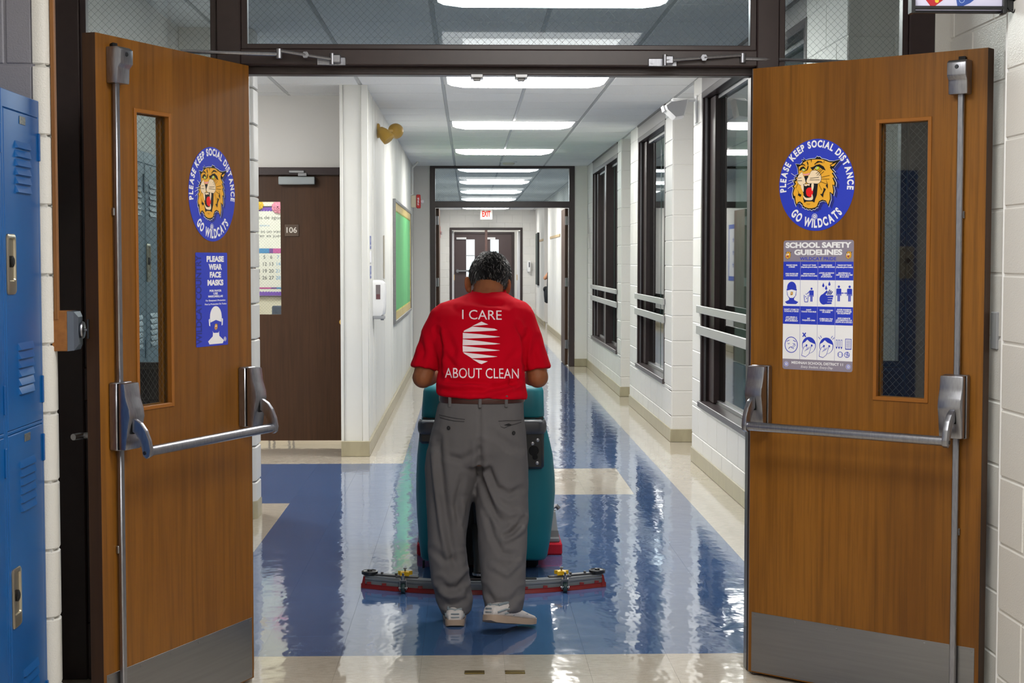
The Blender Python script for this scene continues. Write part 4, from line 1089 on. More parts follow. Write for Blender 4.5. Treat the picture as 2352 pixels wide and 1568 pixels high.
# 8 school supplies
a, b = x4[3], fy1
for k in range(3):
    x = a - .026 + k * .009; p.rect(x - .003, x + .003, b - .006, b + .020, BLUE); p.up(); p.rect(x - .0018, x + .0018, b - .004, b + .018, WHITE); p.layer = 3
    p.poly([(x - .003, b - .006), (x, b - .012), (x + .003, b - .006)], BLUE)
p.rect(a + .006, a + .029, b - .012, b + .024, BLUE); p.up(); p.rect(a + .008, a + .027, b - .009, b + .022, WHITE); p.up()
for k in range(9): p.rect(a + .010, a + .025, b - .006 + k * .003, b - .0045 + k * .003, LINE)
p.layer = 3
for q in (-.012, .013): p.ring(a + q, b - .030, .010, .0018, BLUE, 24)
p.ring(a - .024, b - .030, .007, .0014, BLUE, 10, -1.0, 1.0); p.ring(a, b - .030, .007, .0014, BLUE, 10, PI - 1, PI + 1)
p.line((a + .005, b - .026), (a + .021, b - .034), .0014, BLUE); p.line((a + .013, b - .021), (a + .013, b - .039), .0014, BLUE); p.ring(a + .022, b - .024, .008, .0014, BLUE, 10, 2.4, 4.4)
p.build('pictogram', INKS, t)
for q in (-1, 1):
    p = Print(Mx); p.layer = 3; wildcat(p, lambda x: q * .115 + (x - 660) / 700 * .025, lambda y: h - .051 - (y - 740) / 740 * .027, True); p.build('emblem', INKS, t)
    p = Print(Mx); p.layer = 3; crest(p, q * .118, .018, .009); p.build('crest', INKS, t)

# ================================================================== LOCKERS
def locker(xf, y0, y1, depth, mat, label, group, name='locker', detail=True):
    """front faces +x; two tiers"""
    t = thing(name, label, 'locker', (xf - depth / 2, (y0 + y1) / 2, 0), group)
    Hh = 1.935
    b = MB().box(xf - depth, xf - .012, y0 + .002, y1 - .002, 0, Hh, .003)
    fr = .016
    for q in ((y0, y0 + fr, 0, Hh), (y1 - fr, y1, 0, Hh)): b.box(xf - .02, xf, q[0], q[1], q[2], q[3], .002)
    for q in ((0, .095), (1.000, 1.010), (Hh - .05, Hh)): b.box(xf - .02, xf, y0, y1, q[0], q[1], .002)
    b.build('body', mat, t)
    for z0, z1, up in ((.097, .999, 0), (1.011, 1.884, 1)):
        d = MB().box(xf - .014, xf + .001, y0 + fr + .002, y1 - fr - .002, z0, z1, .0025)
        dd = d.build('door', mat, t, smooth=35)
        yc = (y0 + y1) / 2 + .01; w = .075
        lv = [z1 - .045 - .03, z0 + .075] if detail else [z1 - .075]
        for li, zt in enumerate(([z1 - .08] + [z0 + .235])):
            for k in range(6):
                z = zt - k * .0245
                lo = MB().loft([[(xf + .0005, yc - w, z), (xf + .0005, yc + w, z), (xf + .0005, yc + w - .004, z - .021), (xf + .0005, yc - w + .004, z - .021)],
                                [(xf + .0015, yc - w + .002, z - .002), (xf + .0015, yc + w - .002, z - .002), (xf + .008, yc + w - .010, z - .0195), (xf + .008, yc - w + .010, z - .0195)]])
                lo.build('louver', mat, dd, smooth=35)
        if up or detail:
            zc = z1 - .040
            MB().box(xf + .001, xf + .0025, yc - .028, yc + .028, zc - .022 + .03, zc + .0 + .03, .0005).build('number_plate', M('worn_plate', (150, 152, 150), .4, .7, var=(160, (90, 96, 100), .7)), dd)
            zh = z0 + .455; yh = y0 + .062
            def rr(w0, w1, z_0, z_1, r_, x_):
                P = []
                for cy_, cz_, t0 in ((w1 - r_, z_1 - r_, 0), (w0 + r_, z_1 - r_, 90), (w0 + r_, z_0 + r_, 180), (w1 - r_, z_0 + r_, 270)):
                    for k_ in range(5):
                        a_ = math.radians(t0 + 22.5 * k_); P.append((x_, cy_ + r_ * math.cos(a_), cz_ + r_ * math.sin(a_)))
                return P
            h = MB().loft([rr(yh - .040, yh + .040, zh - .084, zh + .080, .012, xf), rr(yh - .040, yh + .040, zh - .084, zh + .080, .012, xf + .004), rr(yh - .037, yh + .037, zh - .081, zh + .077, .011, xf + .0065),
                           rr(yh - .029, yh + .029, zh - .048, zh + .068, .008, xf + .0065), rr(yh - .026, yh + .026, zh - .046, zh + .066, .007, xf + .0018)])
            hh = h.build('recessed_handle', M('aged_nickel', (176, 168, 150), .3, .9), dd, smooth=40)
            k = MB().lathe([(.016, xf + .002), (.016, xf + .010), (.010, xf + .013)], (0, yh - .008, zh + .005), 'x', 14)
            k.build('latch_knob', BLACK, dd)
    for z in (1.80, 1.10, .93, .20): MB().box(xf - .004, xf + .006, y1 - fr - .004, y1 - fr + .008, z - .04, z + .04, .002).build('hinge', mat, t)
    return t
locker(-1.246, 4.185, 4.552, .27, LOCKER_BLUE, 'blue two tier steel locker nearest the grey wing wall', 'blue lockers by the doors')
locker(-1.246, 3.815, 4.182, .27, LOCKER_BLUE, 'blue two tier steel locker cut off by the photo edge', 'blue lockers by the doors')
l0 = locker(-1.375, 5.70, 6.005, .25, LOCKER_GREY, 'slate locker next to the frame, seen through the wired sidelight', 'slate lockers beyond the sidelight', detail=False)
for i in range(1, 9):
    c = copy_tree(l0); c.location.y += .307 * i
    c['label'] = '%s slate locker from the frame, seen through the door pane' % ('second third fourth fifth sixth seventh eighth ninth'.split()[i - 1])

# ================================================================== SMALL THINGS IN THE LOBBY
# magnetic door holder on its wooden strip, at the end of the wing wall
s = MB().box(-1.2195, -1.2065, 4.582, 4.602, 1.30, CEIL_Z, .002).build('wooden_strip', M('raw_oak', (150, 100, 50), .5, var=(40, (126, 80, 38), .8), stretch=(1, 1, .05)))
tag(s, 'narrow wooden raceway strip up the end of the wing wall', 'strip')
t = thing('door_holder', 'magnetic door holder with wooden block and steel face beside the open door', 'door holder', (-1.2, 4.63, 1.27))
MB().box(-1.2275, -1.1820, 4.585, 4.675, 1.207, 1.325, .002).build('block', M('raw_oak2', (166, 108, 52), .5, var=(40, (140, 88, 40), .7), stretch=(1, .2, 1)), t)
m = MB().loft([[(-1.1820, y, z) for y, z in ((4.585, 1.207), (4.675, 1.207), (4.675, 1.325), (4.585, 1.325))], [(-1.1640, y, z) for y, z in ((4.590, 1.209), (4.67, 1.209), (4.67, 1.323), (4.590, 1.323))], [(-1.1540, y, z) for y, z in ((4.605, 1.225), (4.655, 1.225), (4.655, 1.307), (4.605, 1.307))]])
m.build('housing', M('holder_steel', (98, 106, 120), .4, .6), t)
MB().lathe([(.010, -1.1560), (.024, -1.1520), (.026, -1.1480), (.024, -1.1440), (.006, -1.1430), (.004, -1.1420), (.004, -1.1320)], (0, 4.63, 1.268), 'x', 20).build('magnet', CHROME, t, smooth=40)
MB().box(-1.1315, -1.1270, 4.612, 4.648, 1.242, 1.30, .001).build('catch_plate', DARKSTEEL, t)
# hanging display at the top corner
t = thing('display_sign', 'black framed display bracketed to the block wall above the safety poster door', 'display', (1.45, 4.57, 2.45))
fr = MB()
for q in ((1.302, 1.586, 2.212, 2.222), (1.302, 1.586, 2.59, 2.602), (1.302, 1.314, 2.2, 2.6), (1.574, 1.586, 2.2, 2.6)): fr.box(q[0], q[1], 4.56, 4.60, q[2], q[3], .002)
fr.box(1.305, 1.583, 4.585, 4.60, 2.205, 2.598); fr.build('frame', BLACKPL, t)
MB().box(1.314, 1.574, 4.572, 4.586, 2.212, 2.59).build('screen', M('screen_lavender', (192, 190, 212), .3, emit=((192, 190, 212), .25)), t)
p = Print(basis((1.314, 4.5715, 2.212), (1, 0, 0), (0, 0, 1)))
p.poly([(.030, .012 + .02), (.052, .004), (.12, .055), (.095, .085)], 0); p.poly([(.128, .004), (.165, .020), (.235, .075), (.15, .10), (.118, .06)], 1)
p.up(); p.disc(.066, .026, .006, .006, 3); p.disc(.140, .028, .008, .008, 2); p.up(); p.disc(.140, .028, .0065, .0065, 1)
p.build('pictures', [M('display_red', (186, 38, 48), .4), M('display_blue', (52, 84, 168), .4), M('display_white', (170, 190, 226), .4), M('display_yellow', (226, 200, 60), .4)], t)
b = MB().box(1.586, 1.61, 4.57, 4.60, 2.21, 2.59, .003).box(1.598, 1.612, 4.555, 4.615, 2.24, 2.56, .002)
b.tube([(1.588, 4.575, 2.222), (1.604, 4.56, 2.203), (1.611, 4.56, 2.214)], .003, 6); b.build('bracket', BLACKPL, t)
# cable conduit bit on the lit block wall
tag(MB().box(1.676, 1.6875, 4.872, 4.93, 1.19, 1.31, .003).build('wall_plate', GREY_PL), 'small grey plate on the block wall beside the open door', 'plate')

# ================================================================== SIDE HALL: ROOM 106
fr = thing('window_8', 'bronze frame of the classroom doorway in the side hall', 'window', (-1.5, 12.36, 0), kind='structure')
MB().box(-1.99, -.96, 12.34, 12.5, 2.149, 2.21, .003).build('header', BRONZE, fr)
MB().box(-1.99, -1.93, 12.34, 12.5, 0, 2.16, .003).build('jamb', BRONZE, fr)
MB().box(-.99, -.94, 12.36, 12.5, 0, 2.16, .003).build('jamb', BRONZE, fr)
d = thing('door_3', 'dark brown classroom door with room number plate and narrow pane', 'door', (-1.5, 12.38, 0), kind='structure')
m = MB()
for q in ((-1.93, -1.70, .035, 2.152), (-1.496, -.99, .035, 2.152), (-1.70, -1.496, 1.94, 2.152), (-1.70, -1.496, .035, 1.044)): m.box(q[0], q[1], 12.38, 12.425, q[2], q[3])
m.build('slab', WOOD_DARK, d)
MB().box(-1.70, -1.496, 12.40, 12.406, 1.044, 1.94).build('pane', GLASS, d)
wire_grid(basis((-1.70, 12.398, 1.044), (1, 0, 0), (0, 0, 1)), .204, .896, .0248, 'wire_mesh', d, .0006)
MB().box(-1.505, -1.216, 12.32, 12.379, 2.072, 2.137, .006).build('closer_body', M('closer_grey', (150, 156, 158), .35, .5), d, smooth=40)
MB().box(-1.42, -1.30, 12.325, 12.345, 2.165, 2.185, .003).box(-1.35, -1.28, 12.325, 12.34, 2.14, 2.165, .002).build('closer_arm', STEEL, d)
MB().box(-1.461, -1.353, 12.372, 12.379, 1.668, 1.758, .002).build('number_plate', M('plate_brown', (84, 66, 52), .4), d)
p = Print(basis((-1.407, 12.3715, 1.713), (1, 0, 0), (0, 0, 1))); p.text('106', 0, 0, .062, 0, width=.082, bold=.0008)
for q in ((-.054, .054, .0435, .045), (-.054, .054, -.045, -.0435), (-.054, -.0525, -.045, .045), (.0525, .054, -.045, .045)): p.rect(*q, 1)
p.build('number', [M('plate_white', (226, 218, 206), .4), M('plate_rim', (118, 98, 84), .4)], d)
MB().lathe([(.012, 12.33), (.024, 12.335), (.024, 12.365), (.010, 12.38)], (-1.008, 0, .985), 'y', 16).build('door_knob', BRASS, d, smooth=40)
# classroom glimpsed through the pane
wall('wall_far', -3.2, -.98, 14.62, 14.75, 0, CEIL_Z, M('classroom_cream', (232, 224, 204), .6), 'cream classroom wall behind the calendar board')
wall('wall_left', -3.3, -3.2, 12.55, 14.75, 0, CEIL_Z, WALL_WHITE, 'classroom side wall away from the corridor')
wall('wall_right', -.985, -.958, 12.55, 14.75, 0, CEIL_Z, WALL_WHITE, 'classroom side wall along the corridor')
t = thing('added_classroom_light', 'unseen ceiling light added to light room 106', 'light', (-1.9, 13.4, CEIL_Z))  # unseen lamp added so the classroom looks lit through the pane
MB().box(-2.5, -1.3, 13.1, 13.7, CEIL_Z - .01, CEIL_Z + .01, .003).build('housing', TBAR, t)
MB().box(-2.45, -1.35, 13.14, 13.66, CEIL_Z - .02, CEIL_Z - .01, .003).build('lens', lamp_mat('added_classroom_lens', 20.0), t)
t = thing('calendar_board', 'white class calendar board with purple scalloped border seen through the door pane', 'board', (-1.85, 14.6, 1.2))
MB().box(-2.5, -1.2, 14.59, 14.618, 1.155, 2.01, .003).build('sheet', M('board_white', (240, 238, 230), .5), t)
PUR, NAV2, PNK, INK = M('scallop_purple', (120, 70, 190), .5), M('header_blue', (60, 140, 200), .5), M('header_pink', (200, 80, 160), .5), M('pen_grey', (120, 122, 124), .6)
PALEB, BLK2, BORD = M('pen_blue', (150, 190, 230), .6), M('border_black', (44, 30, 40), .6), M('header_violet', (112, 62, 150), .5)
p = Print(basis((-1.955, 14.5895, .971), (1, 0, 0), (0, 0, 1))); p.up()      # origin: lower corner of what the pane shows; 0.203 x 1.049
K = 1.049 / 259.0
fy_ = lambda y: (722 - y) * K; fx_ = lambda x: (x - 595) * K
p.rect(-.5, .7, fy_(475), fy_(472.5), 5); p.rect(-.5, .7, fy_(482), fy_(475), 0)
for k in range(-20, 30): p.disc(k * .026, fy_(482), .013, .010, 0, 14)
p.rect(-.5, .7, fy_(679), fy_(672), 0); p.rect(-.5, .7, fy_(682), fy_(679.5), 5)
for k in range(-20, 30): p.disc(k * .026, fy_(672), .013, .010, 0, 14)
for x0, x1, c in ((-.5, .045, 1), (.045, .085, 1), (.085, .12, 6), (.12, .7, 2)): p.rect(x0, x1, fy_(581), fy_(570), c)
for x0, x1, c in ((-.5, .10, 2), (.10, .15, 6), (.15, .7, 1)): p.rect(x0, x1, fy_(663.5), fy_(660), c)
p.up()
p.text('mes de agosto', fx_(618), fy_(499), .046, 3, width=.30); p.text('enero', fx_(606), fy_(517), .030, 4, width=.09)
p.text('hoy es un viernes', fx_(618), fy_(531), .040, 3, width=.34); p.text('ayer es jueves', fx_(620), fy_(541), .040, 3, width=.30)
for r_, row in enumerate((('4', '5', '6', '7', '8'), ('11', '12', '13', '14', '15'), ('18', '19', '20', '21', '22'), ('25', '26', '27', '28', '29'))):
    for c, tx in enumerate(row): p.text(tx, fx_(589 + 15.7 * c), fy_(590.5 + 15.9 * r_), .046, 4 if c >= 3 else 3, bold=.0006)
p.build('writing', [PUR, NAV2, PNK, INK, PALEB, BLK2, BORD], t)
# paper flowers
def rosette(name, c, r, mat, label):
    m = MB()
    for ring_, (rr, n_, dy) in enumerate(((r, 9, 0), (r * .68, 7, -.012), (r * .36, 5, -.022))):
        for k in range(n_):
            a = 2 * PI * k / n_ + ring_ * .4
            m.ball((c[0] + rr * .62 * math.cos(a), c[1] + dy, c[2] + rr * .62 * math.sin(a)), (rr * .42, .012, rr * .42), 8, 5)
    o = m.build(name, mat, smooth=60); return tag(o, label, 'paper flower')
rosette('paper_flower', (fx_(637) - 1.955, 14.572, fy_(475) + .971), .058, M('paper_pink', (240, 150, 180), .7), 'pink paper flower on the calendar board')
rosette('paper_flower', (fx_(593) - 1.955, 14.572, fy_(470) + .971), .045, M('paper_yellow', (246, 200, 20), .7), 'yellow paper flower on the calendar board')
t = thing('classroom_chair', 'dark blue plastic chair under the calendar board', 'chair', (-1.77, 14.3, 0), None)
NAVYPL = M('navy_plastic', (52, 66, 92), .4)
MB().box(-1.81, -1.61, 14.26, 14.285, .86, 1.06, .012).build('backrest', NAVYPL, t, smooth=40); MB().box(-1.83, -1.59, 13.93, 14.26, .62, .65, .01).build('seat', NAVYPL, t, smooth=40)
for x in (-1.80, -1.62):
    MB().tube([(x, 14.27, .95), (x, 14.25, .64), (x, 14.30, 0)], .011, 8).build('leg', STEEL, t); MB().tube([(x, 13.97, .63), (x, 13.92, 0)], .011, 8).build('leg', STEEL, t)

# ================================================================== CORRIDOR, PANEL WALL SIDE
# mustard twin emergency floodlight
t = thing('floodlight', 'mustard yellow twin emergency floodlight high on the panel wall', 'light', (-.76, 13.3, 2.56))
XW = -.769
MB().lathe([(.062, XW), (.062, XW + .012), (.050, XW + .022), (.014, XW + .03)], (0, 13.15, 2.565), 'x', 24).box(XW + .02, XW + .075, 13.12, 13.18, 2.555, 2.575, .004).build('wall_plate', BRASS, t, smooth=40)
def bell(c, d, r, L_, name):
    d = Vector(d).normalized(); c = Vector(c)
    q = Vector((0, 0, 1)).rotation_difference(d).to_matrix().to_4x4(); q.translation = c
    b = MB(q).lathe([(.008, -L_ * .55), (r * .55, -L_ * .48), (r * .86, -L_ * .2), (r, L_ * .12), (r * 1.02, L_ * .42), (r * .93, L_ * .44)], (0, 0, 0), 'z', 24)
    o = b.build(name, BRASS, t, smooth=50)
    MB(q).lathe([(r * .92, L_ * .40), (r * .5, L_ * .425), (.002, L_ * .43)], (0, 0, 0), 'z', 20).build('lamp_lens', M('lamp_glass', (216, 220, 222), .1), o, smooth=50)
    return o
bell((-.700, 13.00, 2.520), (.72, -.28, -.8), .054, .135, 'lamp_head')
bell((-.632, 13.36, 2.586), (.25, 1, -.1), .064, .10, 'lamp_head')
MB().tube([(-.70, 13.15, 2.565), (-.69, 13.06, 2.56)], .011, 8).tube([(-.70, 13.15, 2.565), (-.65, 13.25, 2.575)], .011, 8).build('arm', BRASS, t)
# hand sanitiser dispenser
t = thing('sanitizer_dispenser', 'white hand sanitizer dispenser on the panel wall by the corner', 'dispenser', (-.72, 12.5, 1.2))
m = MB(); rings = []
for z, d, w in ((1.030, .075, .050), (1.045, .095, .056), (1.10, .102, .058), (1.22, .105, .058), (1.29, .100, .056), (1.312, .075, .048), (1.318, .050, .040)):
    rings.append([(XW + a, 12.45 + b, z) for a, b in ((0, -w), (d * .82, -w), (d, -w * .6), (d, w * .6), (d * .82, w), (0, w))])
MB().loft(rings).build('cover', WHITE_PL, t, smooth=45)
MB().box(XW + .025, XW + .062, 12.391, 12.394, 1.165, 1.28, .001).build('window', M('dispenser_window', (120, 112, 114), .2), t)
MB().box(XW + .03, XW + .058, 12.389, 12.392, 1.165, 1.205, .0005).build('level', M('dispenser_level', (110, 74, 78), .2), t)
MB().box(XW, XW + .095, 12.395, 12.505, 1.006, 1.032, .004).box(XW + .06, XW + .085, 12.44, 12.46, .995, 1.008).build('nozzle', GREY_PL, t)
# blue notice strips by the corner
for z0, z1, lab in ((1.565, 1.665, 'upper blue notice strip on the panel wall above the dispenser'), (1.335, 1.432, 'lower blue notice strip on the panel wall above the dispenser')):
    t = thing('notice_strip', lab, 'notice', (XW, 12.12, z0))
    MB().box(XW - .0005, XW + .003, 12.04, 12.2, z0, z1, .0005).build('sheet', M('notice_blue', (112, 122, 178), .4), t)
    p = Print(basis((XW + .0032, 12.12, (z0 + z1) / 2), (0, 1, 0), (0, 0, 1))); p.text('106', 0, .018, .05, 0, bold=.0006); p.rect(-.05, .05, -.03, -.018, 0); p.build('lettering', [I_WHITE], t)
t = tag(MB().box(XW, XW + .006, 12.05, 12.19, 1.455, 1.545, .001).build('paper_slip', I_WHITE), 'small white slip between the blue notice strips', 'paper')
t = tag(MB().box(XW, XW + .012, 13.95, 13.99, 1.31, 1.70, .003).build('sleeve_rail', M('clear_plastic', (214, 206, 188), .2)), 'thin clear plastic sleeve rail beside the dispenser', 'rail')
# green bulletin board with gold border
t = thing('bulletin_board', 'green bulletin board with gold scalloped border on the panel wall', 'board', (-.75, 17.9, .85))
y0, y1, z0, z1 = 15.75, 20.1, .83, 2.10
f = MB()
for q in ((y0, y1, z0, z0 + .03), (y0, y1, z1 - .03, z1), (y0, y0 + .04, z0, z1), (y1 - .04, y1, z0, z1)): f.box(XW, XW + .028, q[0], q[1], q[2], q[3], .003)
f.build('frame', STEEL, t)
MB().box(XW, XW + .012, y0 + .04, y1 - .04, z0 + .03, z1 - .03).build('backing', M('green_paper', (104, 196, 122), .55, var=(2.5, (96, 186, 114), .8)), t)
GOLD = M('gold_foil', (224, 186, 70), .3, .4, var=(9, (240, 222, 150), .8))
g = MB(); n_ = 24
for k in range(n_):
    a = y0 + .04 + (y1 - y0 - .08) * k / n_; b = a + (y1 - y0 - .08) / n_
    for zz, sg in ((z0 + .03, 1), (z1 - .03, -1)):
        g.prism([(a, zz), (b, zz), (b, zz + sg * .07), ((a + b) / 2, zz + sg * .095), (a, zz + sg * .07)], XW + .012, XW + .016, 'x')
for k in range(9):
    a = z0 + .1 + (z1 - z0 - .2) * k / 9; b = a + (z1 - z0 - .2) / 9
    g.prism([(y1 - .04, a), (y1 - .04, b), (y1 - .14, b), (y1 - .17, (a + b) / 2), (y1 - .14, a)], XW + .012, XW + .016, 'x')
g.build('border', GOLD, t)
# fire alarm horn strobe
t = thing('fire_alarm', 'red fire alarm strobe high on the panel wall past the bulletin board', 'alarm', (-.74, 20.8, 2.25))
MB().box(XW, XW + .07, 20.72, 20.86, 2.18, 2.34, .004).build('back_box', M('beige_box', (222, 212, 184), .5), t)
MB().box(XW + .07, XW + .125, 20.70, 20.88, 2.17, 2.35, .008).build('cover', RED_PL, t, smooth=40)
MB().box(XW + .12, XW + .17, 20.76, 20.82, 2.235, 2.285, .012).build('strobe', M('strobe_clear', (226, 230, 236), .1), t, smooth=40)
p = Print(basis((XW + .072, 20.6985, 2.26), (1, 0, 0), (0, 0, 1))); p.text('FIRE', .026, 0, .034, 0, rot=PI / 2, width=.10, bold=.0006); p.build('lettering', [I_WHITE], t)
# conduit up to the ceiling by the alarm
tag(MB().tube([(XW + .02, 20.62, 2.35), (XW + .02, 20.62, 2.70), (XW + .10, 20.58, 2.775)], .016, 8).build('conduit', PANEL_WHITE, smooth=40), 'white conduit elbow above the fire alarm', 'conduit')

# ================================================================== CORRIDOR, WINDOW SIDE
# white speaker on a wall arm at the pier of the nearest window
t = thing('wall_speaker', 'white angular loudspeaker on a wall arm at the far pier of the nearest window', 'loudspeaker', (1.55, 11.2, 2.55))
MB().box(XR - .016, XR - .001, 11.13, 11.20, 2.46, 2.66, .004).build('wall_plate', WHITE_PL, t, smooth=40)
MB().box(1.455, XR - .012, 11.15, 11.18, 2.612, 2.640, .012).build('arm', WHITE_PL, t, smooth=40)
sp = [(1.435, 2.605), (1.395, 2.575), (1.405, 2.545), (1.470, 2.485), (1.535, 2.495), (1.565, 2.625)]
rings = []
for y, k in ((11.03, .88), (11.06, 1.0), (11.22, 1.0), (11.26, .9)):
    cx_, cz_ = 1.48, 2.56; rings.append([(cx_ + (x - cx_) * k, y, cz_ + (z - cz_) * k) for x, z in sp])
MB().loft(rings).build('cabinet', M('speaker_white', (214, 213, 214), .4), t, smooth=30)
m = MB().loft([[(1.386, 11.07, 2.577), (1.396, 11.07, 2.540), (1.396, 11.21, 2.540), (1.386, 11.21, 2.577)], [(1.398, 11.07, 2.577), (1.410, 11.07, 2.540), (1.410, 11.21, 2.540), (1.398, 11.21, 2.577)]]).build('grille', WHITE_PL, t)
# smoke detectors
def detector(x, y, label, r=.075):
    t = thing('smoke_detector', label, 'detector', (x, y, CEIL_Z), 'smoke detectors')
    MB().lathe([(r, CEIL_Z + .0), (r, CEIL_Z - .012), (r * .8, CEIL_Z - .018)], (x, y, 0), 'z', 24).build('base', WHITE_PL, t, smooth=40)
    MB().lathe([(r * .75, CEIL_Z - .016), (r * .7, CEIL_Z - .035), (r * .45, CEIL_Z - .052), (.012, CEIL_Z - .056)], (x, y, 0), 'z', 24).build('chamber', M('detector_cream', (206, 200, 188), .5), t, smooth=40)
detector(.53, 20.6, 'domed smoke detector on the ceiling just before the inner frame', .11)
detector(.80, 34.4, 'smoke detector on the far corridor ceiling seen through the inner transom', .14)

# ================================================================== FAR CORRIDOR
t = thing('exit_sign', 'white exit sign with red letters over the end doors', 'sign', (.43, 39.2, 2.65))
MB().box(.287, .595, 39.18, 39.24, 2.506, 2.78, .006).build('housing', M('sign_white', (206, 202, 196), .6, spec=.2), t)
MB().box(.37, .51, 39.19, 39.23, 2.775, CEIL_Z + .002, .002).build('canopy', WHITE_PL, t)
p = Print(basis((.441, 39.1780, 2.640), (1, 0, 0), (0, 0, 1))); p.layer = 12; p.text('EXIT', 0, 0, .20, 0, width=.21, bold=.006); p.build('lettering', [M('exit_red', (214, 40, 24), .6, spec=.1)], t)
t = thing('pull_station', 'red fire pull station on the far panel wall near the exit', 'alarm', (-.75, 37.6, 2.05))
MB().box(-.772, -.69, 37.5, 37.72, 2.02, 2.30, .006).build('cover', RED_PL, t); MB().box(-.69, -.64, 37.56, 37.66, 2.10, 2.18, .01).build('strobe', WHITE_PL, t)
t = thing('sanitizer_dispenser', 'white hand sanitizer dispenser on the end wall beside the exit', 'dispenser', (1.58, 40.05, 1.3))
MB().box(1.50, 1.60, 39.98, YE - .001, 1.17, 1.47, .02).build('cover', WHITE_PL, t, smooth=40); MB().box(1.545, 1.572, 39.977, 39.981, 1.30, 1.43, .001).build('window', M('dispenser_dark', (70, 70, 80), .3), t)
t = thing('black_board', 'tall black board on the wall past the far recess, seen edge on', 'board', (1.69, 38.2, 1.4))
MB().box(1.66, 1.704, 37.5, 38.6, .88, 2.14, .004).build('panel', M('chalk_black', (32, 48, 42), .5), t); MB().box(1.655, 1.704, 37.48, 37.5, .87, 2.15).build('frame', BLACKPL, t)
for a, b, lab in ((28.9, 32.4, 'tan tack rail on the far panel wall before the recess'), (35.4, 37.2, 'tan tack rail on the far panel wall past the recess')):
    tag(MB().box(1.69, 1.704, a, b, 1.92, 1.97, .002).build('tack_rail', M('tan_cork', (196, 172, 132), .7)), lab, 'rail', 'tack rails of the far corridor')
t = thing('wall_poster', 'white poster with blue starred border on the far panel wall, mirrored in the window glass', 'poster', (-.77, 24.4, 1.2))
MB().box(-.772, -.766, 23.8, 25.1, 1.15, 2.05, .001).build('sheet', I_WHITE, t)
p = Print(basis((-.7655, 24.45, 1.6), (0, 1, 0), (0, 0, 1)))
for q in ((-.65, .65, .38, .45), (-.65, .65, -.45, -.38), (-.65, -.58, -.45, .45), (.58, .65, -.45, .45)): p.rect(*q, 0)
p.up()
for i in range(2):
    for j in range(3):
        x, z = -.25 + .45 * i, -.2 + .2 * j
        p.poly([(x + (.06 if k % 2 == 0 else .025) * math.sin(PI * k / 5), z + (.06 if k % 2 == 0 else .025) * math.cos(PI * k / 5)) for k in range(10)][::-1], 0)
p.build('border', [M('poster_blue', (70, 100, 190), .5)], t)

# ================================================================== WALK-BEHIND FLOOR SCRUBBER
TEAL = M('teal_polyethylene', (0, 110, 122), .5, var=(4, (0, 102, 114), .6))
DGREY = M('machine_grey', (70, 71, 76), .38); LGREY = M('light_machine_grey', (128, 132, 136), .38)
REDRUB = M('red_urethane', (138, 30, 30), .4); REDPAD = M('red_pad_fibre', (196, 18, 44), .85, bump=(400, .8, .004))
YEL = M('yellow_knob', (240, 190, 20), .35); GREENRUB = M('green_black_rubber', (40, 64, 66), .4)
fs = thing('floor_scrubber', 'teal walk-behind floor scrubber pushed by the man, with curved red squeegee behind', 'floor scrubber', (.08, 7.4, 0))
def rr_ring(xl, xr, y0, y1, z, r, n=6, p=None):
    out = []
    for cx, cy, t0 in ((xr - r, y1 - r, 0), (xl + r, y1 - r, 90), (xl + r, y0 + r, 180), (xr - r, y0 + r, 270)):
        for k in range(n):
            t = math.radians(t0 + 90 * k / (n - 1)); out.append((cx + r * math.cos(t), cy + r * math.sin(t), z))
    return out
S = [(.060, -.222, .360, 7.24, 7.82, .05), (.075, -.230, .370, 7.22, 7.90, .06), (.16, -.238, .384, 7.20, 7.95, .07), (.27, -.247, .398, 7.19, 7.97, .085), (.38, -.251, .406, 7.18, 7.98, .09), (.46, -.250, .404, 7.18, 7.98, .09),
     (.56, -.245, .394, 7.175, 7.97, .085), (.64, -.236, .376, 7.17, 7.95, .08), (.700, -.226, .360, 7.17, 7.93, .075), (.738, -.223, .353, 7.17, 7.92, .07)]
MB().loft([rr_ring(a, b, c, d, z, r) for z, a, b, c, d, r in S]).build('solution_tank', TEAL, fs, smooth=50)
S = [(.744, -.221, .351, 7.165, 7.92, .06), (.75, -.222, .352, 7.16, 7.92, .06), (.80, -.219, .350, 7.16, 7.90, .06), (.865, -.214, .349, 7.17, 7.86, .06), (.882, -.208, .343, 7.18, 7.84, .06), (.890, -.19, .32, 7.20, 7.80, .05)]
MB().loft([rr_ring(a, b, c, d, z, r) for z, a, b, c, d, r in S]).build('recovery_tank', TEAL, fs, smooth=50)
MB().box(-.15, .27, 7.26, 7.76, .888, .912, .01).build('tank_lid', TEAL, fs, smooth=40)
MB().box(-.215, .345, 7.175, 7.90, .736, .746).build('seam', BLACKPL, fs)
